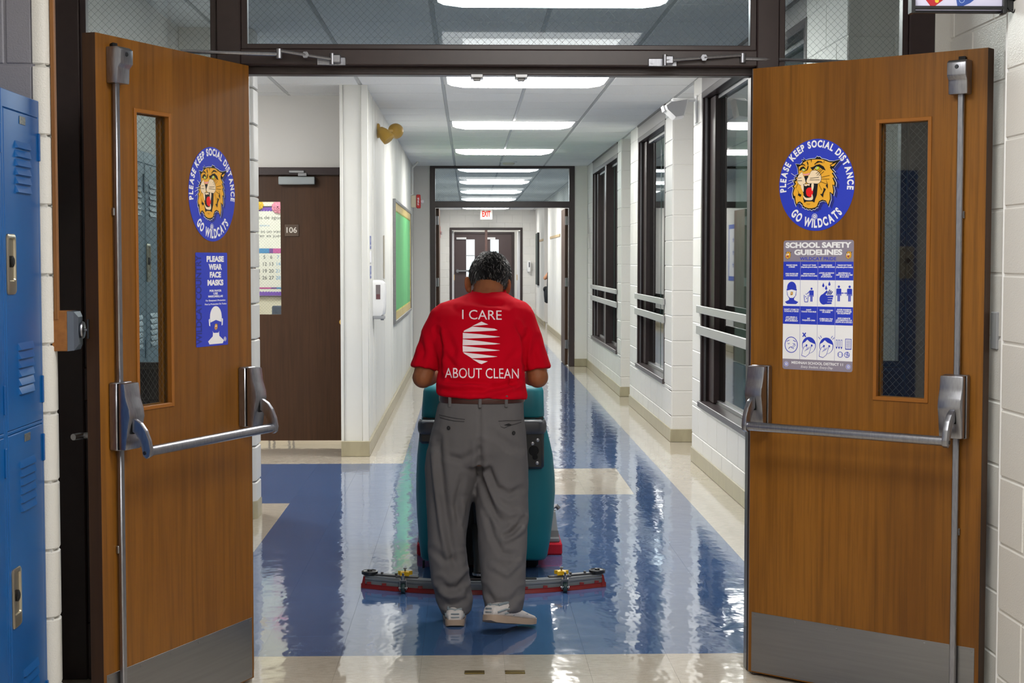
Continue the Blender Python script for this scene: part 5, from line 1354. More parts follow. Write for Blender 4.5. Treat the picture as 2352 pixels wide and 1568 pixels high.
# rear face: black service recess, grey handrail band, battery panel
MB().loft([rr_ring(-.11, .225, 7.135, 7.26, z, .02) for z in (.06, .52)]).build('rear_recess', BLACK, fs)
h = MB()
for k in range(9): h.tube([(.03 + .012 * math.sin(k * .5), 7.118, .10 + k * .05), (.03 + .012 * math.sin((k + 1) * .5), 7.118, .15 + k * .05)], .022, 10)
h.build('drain_hose', BLACK, fs, smooth=40)
for sx, xa, xb, zb in ((1, .215, .352, .505), (-1, -.100, -.231, .625)):
    x0, x1 = min(xa, xb), max(xa, xb)
    MB().box(x0, x1 - (.004 if sx > 0 else 0), 7.145, 7.185, zb, .735, .012).build('side_panel', BLACKPL, fs, smooth=40)
    b = MB().tube([(xa, 7.13, .704), (xb - sx * .035, 7.126, .704), (xb - sx * .014, 7.134, .704), (xb - sx * .004, 7.155, .704), (xb - sx * .003, 7.20, .704)], .012, 12, flat=2.7)
    b.build('handrail', DGREY, fs, smooth=50)
    MB().box(x0 + .01, x1 - .012, 7.118, 7.16, .722, .737, .006).build('rail_cap', LGREY, fs, smooth=40)
pn = MB().lathe([(.024, 7.146), (.022, 7.1425), (.002, 7.142)], (.300, 0, .592), 'y', 20).lathe([(.013, 7.146), (.012, 7.1425), (.002, 7.142)], (.306, 0, .562), 'y', 16)
pn.build('key_recess', BLACK, fs)
s = MB()
for x, z in ((.318, .642), (.294, .626), (.316, .535)): s.lathe([(.0085, 7.146), (.008, 7.140), (.003, 7.139)], (x, 0, z), 'y', 12)
s.build('panel_screws', CHROME, fs)['kind'] = 'stuff'
# operator console and grip in front of the man
m = MB().loft([rr_ring(-.09, .19, 7.02, 7.20, z, .03) for z in (.80, .93)] + [rr_ring(-.07, .17, 7.06, 7.20, .965, .03)])
m.build('console', BLACKPL, fs, smooth=40)
MB().tube([(-.02, 7.05, .93), (-.06, 6.90, .965), (-.10, 6.80, .975), (-.155, 6.785, .975)], .011, 10).tube([(.12, 7.05, .93), (.16, 6.90, .965), (.20, 6.80, .975), (.265, 6.785, .975)], .011, 10).tube([(-.16, 6.785, .975), (.27, 6.785, .975)], .012, 12).build('grip_bar', BLACK, fs, smooth=50)
# brush deck with orbital red pad
MB().box(-.262, .466, 7.68, 8.22, .0, .060, .008).build('pad', REDPAD, fs)
MB().box(-.258, .455, 7.70, 8.20, .060, .085, .006).build('deck', LGREY, fs, smooth=40)
m = MB().loft([[(.36, 7.72, .085), (.452, 7.72, .085), (.452, 8.10, .085), (.36, 8.10, .085)], [(.36, 7.73, .115), (.448, 7.73, .115), (.448, 8.08, .115), (.36, 8.08, .115)]]); m.build('deck_foot', DGREY, fs)
m = MB().loft([[(.36, 7.735, .115), (.446, 7.735, .115), (.446, 8.06, .115), (.36, 8.06, .115)], [(.36, 7.76, .205), (.436, 7.76, .205), (.436, 8.02, .205), (.36, 8.02, .205)]]); m.build('deck_housing', LGREY, fs)
m = MB().cyl((.425, 7.80, .20), (.425, 7.80, .222), .008, n=10).lathe([(.016, .205), (.014, .211)], (.425, 7.80, 0), 'z', 8).tube([(.43, 7.95, .20), (.452, 7.95, .205), (.464, 7.95, .19)], .012, 8); m.build('deck_bolt', STEEL, fs, smooth=40)
MB().box(-.256, -.19, 7.70, 7.76, .062, .115, .006).build('deck_foot', LGREY, fs)
# drive wheels
for x in (.30, -.13):
    MB().lathe([(.05, x - .032), (.098, x - .03), (.105, x - .02), (.105, x + .02), (.098, x + .03), (.05, x + .032)], (0, 7.40, .105), 'x', 26).build('wheel', BLACK, fs, smooth=40)
MB().tube([(-.215, 7.23, .065), (-.215, 7.225, .03)], .006, 8).build('strap', BLACK, fs)
# squeegee
def sq(x, dy=0.0): return 6.775 + .165 * ((x - .065) / .553) ** 2 + dy
def ribbon(x0, x1, z0, z1, y0, y1, n=28, lift=0.0):
    rings = []
    for i in range(n + 1):
        x = x0 + (x1 - x0) * i / n
        rings.append([(x, sq(x, y0), z0), (x, sq(x, y0 + lift), z1), (x, sq(x, y1), z1), (x, sq(x, y1), z0)])
    return MB().loft(rings)
sqg = ribbon(-.470, .600, .018, .056, .006, .055).build('squeegee_frame', LGREY, fs, smooth=30)
ribbon(-.475, .605, .040, .047, -.001, .007).build('squeegee_rib', LGREY, sqg, smooth=30)
bl = ribbon(-.489, .619, .0005, .020, -.010, -.004, lift=.008).build('squeegee_blade', REDRUB, fs, smooth=30)
MB().loft([[(-.489, sq(-.489, -.01), .0005), (-.470, sq(-.47, -.01), .0005), (-.470, sq(-.47, 0), .052), (-.478, sq(-.478, 0), .052)], [(-.489, sq(-.489, .05), .0005), (-.470, sq(-.47, .05), .0005), (-.470, sq(-.47, .05), .052), (-.478, sq(-.478, .05), .052)]]).build('blade_end', REDRUB, fs)
MB().loft([[(.619, sq(.619, -.01), .0005), (.600, sq(.60, -.01), .0005), (.600, sq(.60, 0), .052), (.608, sq(.608, 0), .052)], [(.619, sq(.619, .05), .0005), (.600, sq(.60, .05), .0005), (.600, sq(.60, .05), .052), (.608, sq(.608, .05), .052)]]).build('blade_end', REDRUB, fs)
for x in (-.452, -.382, -.218, -.06, .10, .25, .338, .505, .575):
    MB().box(x - .010, x + .010, sq(x, -.006), sq(x, .004), .018, .030, .001).build('blade_tab', REDRUB, fs)
for sx, x in ((-1, -.294), (1, .426)):
    y = sq(x, -.034)
    MB().lathe([(.008, x - .009), (.020, x - .009), (.0225, x - .005), (.0225, x + .005), (.020, x + .009), (.008, x + .009)], (0, y, .023), 'x', 20).build('caster_wheel', GREENRUB, fs, smooth=40)
    f = MB().box(x - .016, x - .012, y - .008, y + .008, .014, .060, .001).box(x + .012, x + .016, y - .008, y + .008, .014, .060, .001).box(x - .016, x + .016, y - .008, y + .03, .056, .061, .001)
    f.cyl((x - .019, y, .023), (x + .019, y, .023), .005, n=8).cyl((x, y, .06), (x, y, .078), .009, n=10).cyl((x, y, .078), (x, y, .090), .005, n=8)
    f.build('caster_fork', STEEL, fs)
    # arm, roller, star knob
    xr = -.450 if sx < 0 else .580; xk = x + sx * -.0 + (.006 if sx < 0 else -.012)
    yr = sq(xr, .03); yk = sq(xk, .045)
    MB().lathe([(.008, .058), (.030, .058), (.037, .061), (.037, .073), (.030, .076), (.026, .073), (.012, .073), (.010, .080), (.004, .081)], (xr, yr, 0), 'z', 26).build('bumper_roller', BLACKPL, fs, smooth=40)
    a = MB(); x2 = xk - sx * .06
    for p0, p1, z in (((xr, yr), (xk, yk), .060), ((xk + sx * .04, sq(xk + sx * .04, .03)), (x2, sq(x2, .05)), .058)):
        d = Vector((p1[0] - p0[0], p1[1] - p0[1], 0)).normalized(); nn = Vector((-d.y, d.x, 0)) * .014
        P = [(p0[0] - nn.x, p0[1] - nn.y), (p1[0] - nn.x, p1[1] - nn.y), (p1[0] + nn.x, p1[1] + nn.y), (p0[0] + nn.x, p0[1] + nn.y)]
        a.prism(P, z - .002, z + .004, 'z')
    for q in (.35, .75): a.cyl((xr + (xk - xr) * q, yr + (yk - yr) * q, .062), (xr + (xk - xr) * q, yr + (yk - yr) * q, .072), .006, n=6)
    a.build('squeegee_arm', DGREY, fs)
    k = MB(); P = [((.034 if i % 2 == 0 else .017) * math.cos(PI * i / 5 + .3), (.034 if i % 2 == 0 else .017) * math.sin(PI * i / 5 + .3)) for i in range(10)]
    k.prism([(xk + a_, yk + b_) for a_, b_ in P], .066, .083, 'z').cyl((xk, yk, .055), (xk, yk, .066), .010, n=10)
    k.build('star_knob', YEL, fs)
    MB().cyl((xk, yk, .083), (xk, yk, .096), .004, n=8).box(xk - .008, xk + .008, yk - .003, yk + .003, .094, .099).build('knob_bolt', STEEL, fs)
m = MB().box(-.02, .15, 6.80, 6.86, .056, .066, .003).box(.03, .10, 6.83, 7.16, .066, .085, .004).box(-.16, .0, 6.82, 6.85, .056, .062, .002).box(.13, .30, 6.82, 6.85, .056, .062, .002); m.build('squeegee_mount', BLACKPL, fs)
MB().tube([(.045, 6.84, .07), (.045, 6.90, .13), (.04, 7.02, .20), (.035, 7.12, .24)], .026, 12).build('vacuum_hose', BLACK, fs, smooth=50)
MB().lathe([(.031, .074), (.031, .084)], (.045, 6.845, 0), 'z', 16).build('hose_clamp', STEEL, fs)

# ================================================================== THE MAN BEHIND THE SCRUBBER
import numpy as np
SHIRT = M('red_jersey', (202, 0, 30), .9, spec=.12, var=(7, (190, 0, 26), .6), bump=(900, .15, .001))
PANTS = M('grey_trouser_twill', (104, 101, 103), .85, spec=.2, var=(9, (95, 92, 94), .6), bump=(1100, .2, .001), stretch=(1, 1, .4))
SKIN = M('brown_skin', (150, 92, 58), .55, spec=.3, var=(16, (128, 74, 46), .7)); SKIN.node_tree.nodes['Principled BSDF'].inputs['Subsurface Weight'].default_value = .06
HAIR_D = M('hair_black', (26, 25, 27), .45); HAIR_G = M('hair_grey', (140, 138, 137), .45)
LEATHER = M('brown_leather', (66, 32, 26), .4)
PRINTW = M('shirt_print', (255, 236, 242), .6)
def sup(zc, xc, hw, yc, hd, n=28, e=2.4, tilt=0.0):
    out = []
    for i in range(n):
        t = 2 * PI * i / n; c, s_ = math.cos(t), math.sin(t)
        x = hw * math.copysign(abs(c) ** (2 / e), c); y = hd * math.copysign(abs(s_) ** (2 / e), s_)
        out.append((xc + x, yc + y, zc + tilt * x))
    return out
def remesh(mb, voxel, mat, name, smooth_n=4, fac=.5):
    me = mb.mesh(name + '_raw', mat)
    o = bpy.data.objects.new('tmp', me); COL.objects.link(o)
    r = o.modifiers.new('r', 'REMESH'); r.mode = 'VOXEL'; r.voxel_size = voxel; r.use_smooth_shade = True
    if smooth_n:
        s = o.modifiers.new('s', 'SMOOTH'); s.factor = fac; s.iterations = smooth_n
    dg = bpy.context.evaluated_depsgraph_get()
    out = bpy.data.meshes.new_from_object(o.evaluated_get(dg)); out.name = name
    bpy.data.objects.remove(o); bpy.data.meshes.remove(me)
    out.materials.clear(); out.materials.append(mat)
    out.polygons.foreach_set('use_smooth', [True] * len(out.polygons)); out.update()
    return out
def wrinkle(me, folds, noise=(0, 1, 1, 1), back=True):
    """folds: (width, depth, [(x, z), ...]) pressed along the normal on the side that faces the camera"""
    n = len(me.vertices); co = np.empty(n * 3, np.float32); no = np.empty(n * 3, np.float32)
    me.vertices.foreach_get('co', co); me.vertices.foreach_get('normal', no)
    co = co.reshape(-1, 3); no = no.reshape(-1, 3); disp = np.zeros(n, np.float32)
    face = np.clip(-no[:, 1] * 1.6 + .35, 0, 1) if back else np.ones(n)
    P = co[:, [0, 2]]
    for w, d, pts in folds:
        best = np.full(n, 9., np.float32)
        for a, b in zip(pts[:-1], pts[1:]):
            a = np.array(a); b = np.array(b); ab = b - a; t = np.clip(((P - a) @ ab) / max(ab @ ab, 1e-9), 0, 1)
            # taper towards both ends of the whole stroke
            best = np.minimum(best, np.linalg.norm(P - (a + t[:, None] * ab), axis=1))
        e0 = np.linalg.norm(P - np.array(pts[0]), axis=1); e1 = np.linalg.norm(P - np.array(pts[-1]), axis=1)
        tap = np.clip(np.minimum(e0, e1) / (w * 2.2), .25, 1)
        disp += face * tap * d * 1.45 * (np.exp(-(best / w) ** 2) - .35 * np.exp(-((best - 2 * w) / w) ** 2))
    if noise[0]:
        import mathutils.noise as mn
        disp += np.array([noise[0] * mn.fractal(Vector((c[0] * noise[1], c[1] * noise[2], c[2] * noise[3])), 1.0, 2.0, 3) for c in co], np.float32)
    co = co + no * disp[:, None]
    me.vertices.foreach_set('co', co.ravel().astype(np.float32)); me.update()
man_ = thing('person', 'man in red I CARE ABOUT CLEAN shirt and grey trousers pushing the teal floor scrubber', 'person', (.05, 6.25, 0))
def part(me, name, parent=None):
    o = bpy.data.objects.new(name, me); COL.objects.link(o); adopt(o, parent or man_); return o

# ---- body: one continuous skin
hc = Vector((.090, 6.585, 1.405))
HR = (Matrix.Rotation(math.radians(6), 3, 'Y') @ Matrix.Rotation(math.radians(4), 3, 'Z') @ Matrix.Rotation(math.radians(-34), 3, 'X'))
def hd(p): return hc + HR @ Vector(p)
b = MB()
b.ball(hc, (.079, .097, .098), 24, 16, HR)
b.ball(hd((0, .036, -.062)), (.058, .062, .056), 18, 12, HR); b.ball(hd((0, .072, -.094)), (.026, .020, .018), 12, 8, HR)
b.ball(hd((0, .101, -.022)), (.013, .017, .026), 12, 8, HR); b.ball(hd((0, .105, -.036)), (.019, .014, .011), 12, 8, HR)
b.ball(hd((0, .088, -.068)), (.026, .012, .006), 12, 8, HR); b.ball(hd((0, .087, -.077)), (.023, .012, .006), 12, 8, HR)
for q in (-1, 1):
    b.ball(hd((q * .032, .084, .016)), (.022, .014, .007), 12, 8, HR); b.ball(hd((q * .046, .066, -.036)), (.022, .022, .018), 12, 8, HR)
EAR = Matrix.Rotation(math.radians(18), 3, 'X')
for q, ex, ez in ((1, .160, 1.362), (-1, -.002, 1.372)):
    ER = Matrix.Rotation(math.radians(q * 32), 3, 'Z') @ EAR
    b.ball((ex, 6.545, ez), (.0065, .020, .034), 14, 10, ER)
    b.ball((ex - q * .004, 6.545, ez - .024), (.008, .012, .012), 10, 8, ER)
    rim = [Vector((ex, 6.545, ez)) + ER @ Vector((q * .003, -.019 * math.sin(t), .033 * math.cos(t))) for t in [PI * k / 8 - .6 for k in range(10)]]
    b.tube(rim, .005, 8)
b.tube([(.060, 6.47, 1.26), (.078, 6.505, 1.32), (.086, 6.545, 1.375)], [.078, .066, .062], 18)
b.loft([sup(z, x, w - .016, y, d - .016) for z, x, w, y, d in ((1.31, .066, .13, 6.485, .085), (1.28, .06, .185, 6.47, .105), (1.20, .049, .19, 6.43, .12), (1.08, .05, .175, 6.38, .12), (.97, .05, .165, 6.35, .118), (.85, .045, .175, 6.33, .12), (.70, .035, .185, 6.33, .12), (.64, .03, .17, 6.33, .1))])
b.tube([(-.065, 6.33, .68), (-.085, 6.32, .42), (-.075, 6.28, .18), (-.066, 6.255, .075)], [.082, .060, .052, .04], 16)
b.tube([(.135, 6.33, .68), (.136, 6.28, .42), (.138, 6.15, .2), (.140, 6.10, .09)], [.082, .060, .052, .04], 16)
for q, sh, el, wr, hx in ((-1, (-.125, 6.45, 1.245), (-.191, 6.41, .990), (-.134, 6.665, .985), -.118), (1, (.232, 6.45, 1.245), (.285, 6.41, .990), (.228, 6.665, .985), .222)):
    b.tube([(.055 + q * .08, 6.46, 1.23), tuple(Vector(sh).lerp(Vector(el), .12)), tuple(Vector(sh).lerp(Vector(el), .5)), el], [.045, .046, .045, .043], 16)
    b.ball(el, .045, 14, 10)
    b.tube([el, tuple(Vector(el).lerp(Vector(wr), .35)), wr], [.043, .042, .029], 16)
    b.ball((hx, 6.715, .992), (.040, .046, .017), 14, 10)
    b.tube([wr, (hx, 6.71, .990)], [.029, .024], 12)
    for i in range(4):
        x = hx + q * (.036 - .0235 * i); ln = (.0, .006, .004, -.008)[i]
        b.tube([(x, 6.715, .997), (x, 6.753, 1.004), (x, 6.790 + ln * .3, 1.002), (x, 6.808 + ln * .3, .982), (x, 6.804, .962 - ln * .5), (x, 6.788, .953 - ln * .4)], [.010, .010, .0095, .0088, .0082, .0072], 10)
    xt = hx - q * .038
    b.tube([(xt + q * .012, 6.70, .985), (xt, 6.735, .970), (xt + q * .004, 6.762, .954), (xt + q * .014, 6.785, .949)], [.014, .012, .010, .008], 10)
body = part(remesh(b, .0042, SKIN, 'body', 3), 'body')
for q in (-1, 1):
    e_ = MB().ball(hd((q * .032, .083, .002)), .0125, 14, 10).build('eye', M('eye_white', (230, 226, 220), .2), body, smooth=60)
    MB().ball(hd((q * .032, .0925, .000)), .0055, 10, 8).build('iris', M('eye_brown', (50, 28, 18), .2), body, smooth=60)

# ---- hair: short black cap with grey, built of strands
hm = MB(); crown = hd((0, -.035, .10))
hairR = (.083, .101, .102)
nu, nv = 40, 26; vs = []; fs_ = []
def hairline(p):
    l = HR.inverted() @ (p - hc)
    lim = -.048 if l.y < .0 else (-.048 + (l.y) * 1.25)
    if l.y < -.02: lim = -.064
    return l.z - lim
for i in range(nv + 1):
    t = PI * i / nv
    for j in range(nu):
        ph = 2 * PI * j / nu
        d = Vector((math.sin(t) * math.cos(ph), math.sin(t) * math.sin(ph), math.cos(t)))
        p = hc + HR @ Vector((d.x * hairR[0], d.y * hairR[1], d.z * hairR[2]))
        if hairline(p) < 0: p = hc + (p - hc) * .86
        vs.append(p)
for i in range(nv):
    for j in range(nu): fs_.append([i * nu + j, i * nu + (j + 1) % nu, (i + 1) * nu + (j + 1) % nu, (i + 1) * nu + j])
hm.add(vs, fs_)
hair = part(hm.mesh('hair', HAIR_D, 60), 'hair')
sm = MB(); rnd = random.Random(11); made = 0
while made < 5200:
    d = Vector((rnd.gauss(0, 1), rnd.gauss(0, 1), rnd.gauss(0, 1))).normalized()
    p = hc + HR @ Vector((d.x * hairR[0], d.y * hairR[1], d.z * hairR[2]))
    hl = hairline(p)
    if hl < .0: continue
    nrm = (HR @ Vector((d.x / hairR[0], d.y / hairR[1], d.z / hairR[2]))).normalized()
    flow = (p - crown); flow = flow - nrm * flow.dot(nrm)
    if flow.length < 1e-4: continue
    flow = flow.normalized() * .9 + Vector((rnd.uniform(-.6, .6), rnd.uniform(-.6, .6), rnd.uniform(-.6, .6)))
    flow = (flow - nrm * flow.dot(nrm)).normalized()
    L_ = rnd.uniform(.016, .032) * (0.45 + .55 * min(1, hl / .03)); lift = rnd.uniform(.15, .55)
    q1 = p + (flow * .5 + nrm * lift * .5) * L_; q2 = p + (flow + nrm * lift * .55) * L_
    side = flow.cross(nrm).normalized(); r = rnd.uniform(.0007, .0013)
    o = len(sm.v)
    up_ = max(0., (p.z - 1.40) / .1)
    mi = 1 if rnd.random() < .02 + .15 * up_ + (.10 if hl < .02 else 0) else 0
    sm.add([p - side * r, p + side * r, p + nrm * r, q1 - side * r, q1 + side * r, q1 + nrm * r * 1.4, q2], [(0, 3, 5, 2), (2, 5, 4, 1), (1, 4, 3, 0), (3, 6, 5), (5, 6, 4), (4, 6, 3)], mi)
    made += 1
st = part(sm.mesh('strands', [HAIR_D, HAIR_G], None, False), 'strands', hair); st['kind'] = 'stuff'

# ---- trousers
b = MB()
b.loft([sup(*r) for r in ((.903, .054, .171, 6.33, .117), (.882, .047, .177, 6.33, .122), (.828, .042, .184, 6.33, .131), (.757, .038, .197, 6.33, .137), (.700, .034, .205, 6.33, .133), (.640, .031, .200, 6.33, .115))])
LL = [(.700, -.065, .108, 6.33, .122), (.622, -.069, .114, 6.33, .118), (.541, -.079, .103, 6.33, .108), (.487, -.084, .095, 6.33, .10), (.398, -.089, .084, 6.32, .09), (.31, -.092, .078, 6.31, .084), (.252, -.088, .079, 6.30, .082), (.159, -.075, .078, 6.28, .08), (.089, -.06, .075, 6.27, .078), (.05, -.055, .064, 6.262, .074), (.032, -.058, .054, 6.262, .068)]
RL = [(.700, .142, .098, 6.33, .122), (.621, .142, .102, 6.33, .118), (.542, .134, .108, 6.32, .112), (.491, .132, .110, 6.30, .105), (.424, .134, .108, 6.27, .097), (.381, .136, .102, 6.24, .092), (.273, .134, .095, 6.19, .088), (.185, .135, .088, 6.15, .085), (.121, .137, .084, 6.125, .083), (.088, .138, .077, 6.115, .076), (.074, .139, .071, 6.115, .068)]
b.loft([sup(*r, e=2.2) for r in LL]); b.loft([sup(*r, e=2.2) for r in RL])
pm = remesh(b, .0075, PANTS, 'trousers', 3)
wrinkle(pm, [
    (.012, -.010, [(.042, .74), (.040, .66), (.050, .60), (.075, .52), (.105, .45), (.140, .415)]),
    (.011, .007, [(.055, .64), (.080, .55), (.115, .485), (.165, .45), (.205, .46)]),
    (.012, -.008, [(.075, .63), (.110, .56), (.160, .53), (.210, .55)]),
    (.010, -.010, [(.150, .375), (.180, .392), (.215, .425)]), (.009, .006, [(.135, .352), (.175, .368), (.215, .39)]),
    (.011, -.007, [(.07, .46), (.095, .37), (.13, .31), (.19, .30)]), (.010, .006, [(.20, .27), (.15, .23), (.09, .26)]),
    (.012, -.007, [(.06, .17), (.10, .125), (.16, .13), (.205, .16)]), (.010, .006, [(.075, .10), (.12, .085), (.18, .10)]),
    (.013, -.008, [(-.128, .76), (-.115, .64), (-.100, .50), (-.080, .36), (-.052, .22)]),
    (.010, .006, [(-.145, .70), (-.135, .56), (-.115, .40), (-.09, .28)]),
    (.011, -.006, [(-.03, .60), (-.055, .48), (-.03, .40)]), (.010, .005, [(-.02, .50), (-.035, .40), (-.02, .30)]),
    (.013, -.011, [(-.120, .175), (-.085, .150), (-.045, .155), (-.010, .185)]), (.011, .009, [(-.115, .128), (-.075, .115), (-.030, .125)]), (.010, -.008, [(-.110, .085), (-.07, .078), (-.02, .095)]),
    (.012, -.006, [(-.145, .30), (-.10, .26), (-.04, .27)]),
    (.006, -.005, [(.043, .90), (.042, .78), (.042, .70)]),
    (.014, -.005, [(.09, .78), (.15, .74), (.20, .70)]), (.012, -.005, [(-.10, .69), (-.03, .67), (.03, .71)]),
], noise=(.0035, 9, 9, 5))
pants = part(pm, 'trousers')
pdg = BVHTree.FromPolygons([v.co for v in pm.vertices], [p.vertices for p in pm.polygons])
def project(mesh2d, bvh, name, mat, parent, lift=.0015, y0=5.5, mats=None):
    """lays a flat (x, z) shape on the back of a garment"""
    vs, fs = mesh2d
    bm = bmesh.new(); V = [bm.verts.new((x, 0, z)) for x, z in vs]
    for f in fs:
        try: bm.faces.new([V[i] for i in f])
        except ValueError: pass
    bmesh.ops.triangulate(bm, faces=bm.faces)
    for _ in range(5):
        ed = [e for e in bm.edges if e.calc_length() > .007]
        if not ed: break
        bmesh.ops.subdivide_edges(bm, edges=ed, cuts=1); bmesh.ops.triangulate(bm, faces=[f for f in bm.faces if len(f.verts) > 3])
    for v in bm.verts:
        h = bvh.ray_cast(Vector((v.co.x, y0, v.co.z)), Vector((0, 1, 0)))
        if h[0]: v.co = h[0] + Vector((0, -lift, 0))
        else: v.co.y = 6.2
    bmesh.ops.recalc_face_normals(bm, faces=bm.faces)
    if sum(f.normal.y for f in bm.faces) > 0: bmesh.ops.reverse_faces(bm, faces=bm.faces)
    me = bpy.data.meshes.new(name); bm.to_mesh(me); bm.free(); me.materials.append(mat)
    return part(me, name, parent)
def strip(pts, w):
    vs = []; fs = []
    for i, (x, z) in enumerate(pts):
        a = pts[max(i - 1, 0)]; c = pts[min(i + 1, len(pts) - 1)]; d = Vector((c[0] - a[0], c[1] - a[1])).normalized()
        vs += [(x - d.y * -w / 2 * -1, z - d.x * w / 2), (x + d.y * -w / 2 * 1, z + d.x * w / 2)]
        if i: fs.append([2 * i - 2, 2 * i, 2 * i + 1, 2 * i - 1])
    return vs, fs
SEAM = M('trouser_seam', (52, 50, 53), .85); POCK = M('pocket_dark', (30, 30, 32), .9)
project(strip([(-.122, .848), (-.10, .846), (-.06, .840), (-.017, .836)], .003), pdg, 'pocket_welt', SEAM, pants)
project(strip([(-.122, .843), (-.118, .838), (-.06, .829), (-.019, .827), (-.017, .834)], .0028), pdg, 'pocket_welt', SEAM, pants)
project(strip([(.118, .828), (.15, .829), (.213, .826)], .003), pdg, 'pocket_welt', SEAM, pants)
pp = [(.119, .826), (.126, .806), (.142, .800), (.156, .806), (.175, .811), (.213, .818)]
project(strip(pp, .0032), pdg, 'pocket_flap', SEAM, pants)
project(([(.140, .812), (.165, .806), (.172, .812), (.160, .818)], [[0, 1, 2, 3]]), pdg, 'pocket_opening', POCK, pants)
for x, z in ((-.083, .800), (.180, .778)):
    project(([(x + .0075 * math.cos(2 * PI * k / 14), z + .0085 * math.sin(2 * PI * k / 14)) for k in range(14)], [list(range(14))]), pdg, 'button', POCK, pants, .003)
    project(([(x + .0035 * math.cos(2 * PI * k / 10), z + .004 * math.sin(2 * PI * k / 10)) for k in range(10)], [list(range(10))]), pdg, 'button_centre', SEAM, pants, .0042)
project(strip([(.044, .895), (.043, .82), (.043, .74), (.040, .68)], .0018), pdg, 'centre_seam', SEAM, pants)
# belt and loops
bt = MB().loft([sup(.897, .053, .1745, 6.33, .1205), sup(.900, .053, .1765, 6.33, .1225), sup(.924, .053, .1765, 6.33, .1225), sup(.927, .053, .174, 6.33, .120)])
belt = part(bt.mesh('belt', LEATHER, 40), 'belt')
for x in (-.078, .044, .150, -.112, .222):
    if abs(x) < .2 and x > -.1:
        y = 6.33 - .1225 * (1 - abs((x - .053) / .1765) ** 2.4) ** (1 / 2.4)
        o = MB().box(x - .0065, x + .0065, y - .005, y + .002, .882, .931, .002).build('belt_loop', PANTS, None); adopt(o, pants)

# ---- shirt
b = MB()
b.loft([sup(.918, .056, .183, 6.33, .132, tilt=-.05), sup(.930, .053, .187, 6.335, .136, tilt=-.05)] + [sup(*r) for r in ((.965, .050, .184, 6.348, .131), (1.023, .050, .177, 6.36, .124), (1.076, .050, .183, 6.38, .126), (1.138, .049, .192, 6.40, .129), (1.199, .049, .198, 6.43, .126), (1.244, .052, .207, 6.45, .120), (1.275, .059, .203, 6.468, .110), (1.298, .063, .176, 6.48, .100), (1.317, .072, .122, 6.49, .086), (1.332, .080, .090, 6.50, .074), (1.345, .084, .066, 6.512, .064))])
for q, P in ((-1, [(-.080, 6.455, 1.262, .055), (-.110, 6.45, 1.235, .064), (-.138, 6.44, 1.175, .064), (-.162, 6.43, 1.105, .062), (-.178, 6.425, 1.058, .062), (-.190, 6.42, 1.026, .0625)]), (1, [(.188, 6.455, 1.262, .055), (.216, 6.45, 1.235, .064), (.238, 6.44, 1.175, .064), (.260, 6.43, 1.105, .062), (.274, 6.425, 1.055, .062), (.286, 6.42, 1.021, .0625)])):
    rings = []
    for i, (x, y, z, r) in enumerate(P):
        a = P[max(i - 1, 0)]; c = P[min(i + 1, len(P) - 1)]
        d = (Vector(c[:3]) - Vector(a[:3])).normalized(); u = d.cross(Vector((0, 1, 0))).normalized(); w = u.cross(d).normalized()
        if i == len(P) - 1: u = (u + Vector((0, 0, -.18 * q))).normalized() * 1.0
        rings.append([Vector((x, y, z)) + u * math.cos(2 * PI * k / 22) * r * .92 + w * math.sin(2 * PI * k / 22) * r * 1.08 for k in range(22)])
    b.loft(rings)
smh = remesh(b, .0065, SHIRT, 'shirt', 4)
wrinkle(smh, [
    (.010, -.009, [(-.130, 1.19), (-.118, 1.12), (-.122, 1.05), (-.118, 1.00)]), (.010, -.009, [(.235, 1.18), (.228, 1.10), (.226, 1.03)]),
    (.009, -.007, [(.198, 1.21), (.216, 1.17), (.226, 1.12), (.224, 1.06)]),
    (.010, -.006, [(-.110, 1.00), (-.05, .985), (.02, .982), (.09, .975)]), (.009, .005, [(-.118, .968), (-.05, .962), (.03, .968), (.08, .96)]),
    (.010, -.008, [(-.118, .948), (-.06, .952), (.0, .948)]), (.010, -.007, [(.20, .985), (.12, .968), (.05, .952), (.0, .95)]), (.009, .006, [(.21, .965), (.14, .945), (.08, .936)]),
    (.009, -.007, [(.19, 1.03), (.17, .99), (.19, .95)]), (.010, -.006, [(-.10, 1.09), (-.06, 1.045), (.0, 1.01)]), (.010, -.005, [(.19, 1.10), (.15, 1.06), (.12, 1.0)]),
    (.012, -.005, [(.02, 1.315), (.08, 1.295), (.16, 1.29)]), (.012, .004, [(-.04, 1.29), (.04, 1.275), (.14, 1.272)]), (.012, -.004, [(-.09, 1.17), (-.06, 1.11), (-.07, 1.06)]),
    (.012, -.006, [(-.21, 1.16), (-.19, 1.10), (-.20, 1.05)]), (.012, -.006, [(.28, 1.15), (.265, 1.09), (.28, 1.04)]),
], noise=(.003, 7, 7, 9))
shirt = part(smh, 'shirt')
col_ = MB(); ring_ = [(.084 + .071 * math.cos(2 * PI * k / 30), 6.510 + .068 * math.sin(2 * PI * k / 30), 1.339 + .010 * math.sin(2 * PI * k / 30)) for k in range(31)]
col_.tube(ring_, .0035, 8, flat=2.4); part(col_.mesh('collar', SHIRT, 60), 'collar', shirt)
sdg = BVHTree.FromPolygons([v.co for v in smh.vertices], [p.vertices for p in smh.polygons])
def place_text(tx, cx, cz, w, h, bend=0.0, tilt=0.0, bold=.0):
    vs, fs = text2d(tx, 1.0, bold=bold, res=3)
    x0, x1 = min(v[0] for v in vs), max(v[0] for v in vs); y0, y1 = min(v[1] for v in vs), max(v[1] for v in vs)
    out = []
    for x, y in vs:
        u = (x - (x0 + x1) / 2) / (x1 - x0); v = (y - (y0 + y1) / 2) / (y1 - y0)
        out.append((cx + u * w, cz + v * h + bend * u * u * 4 + tilt * u))
    return out, fs
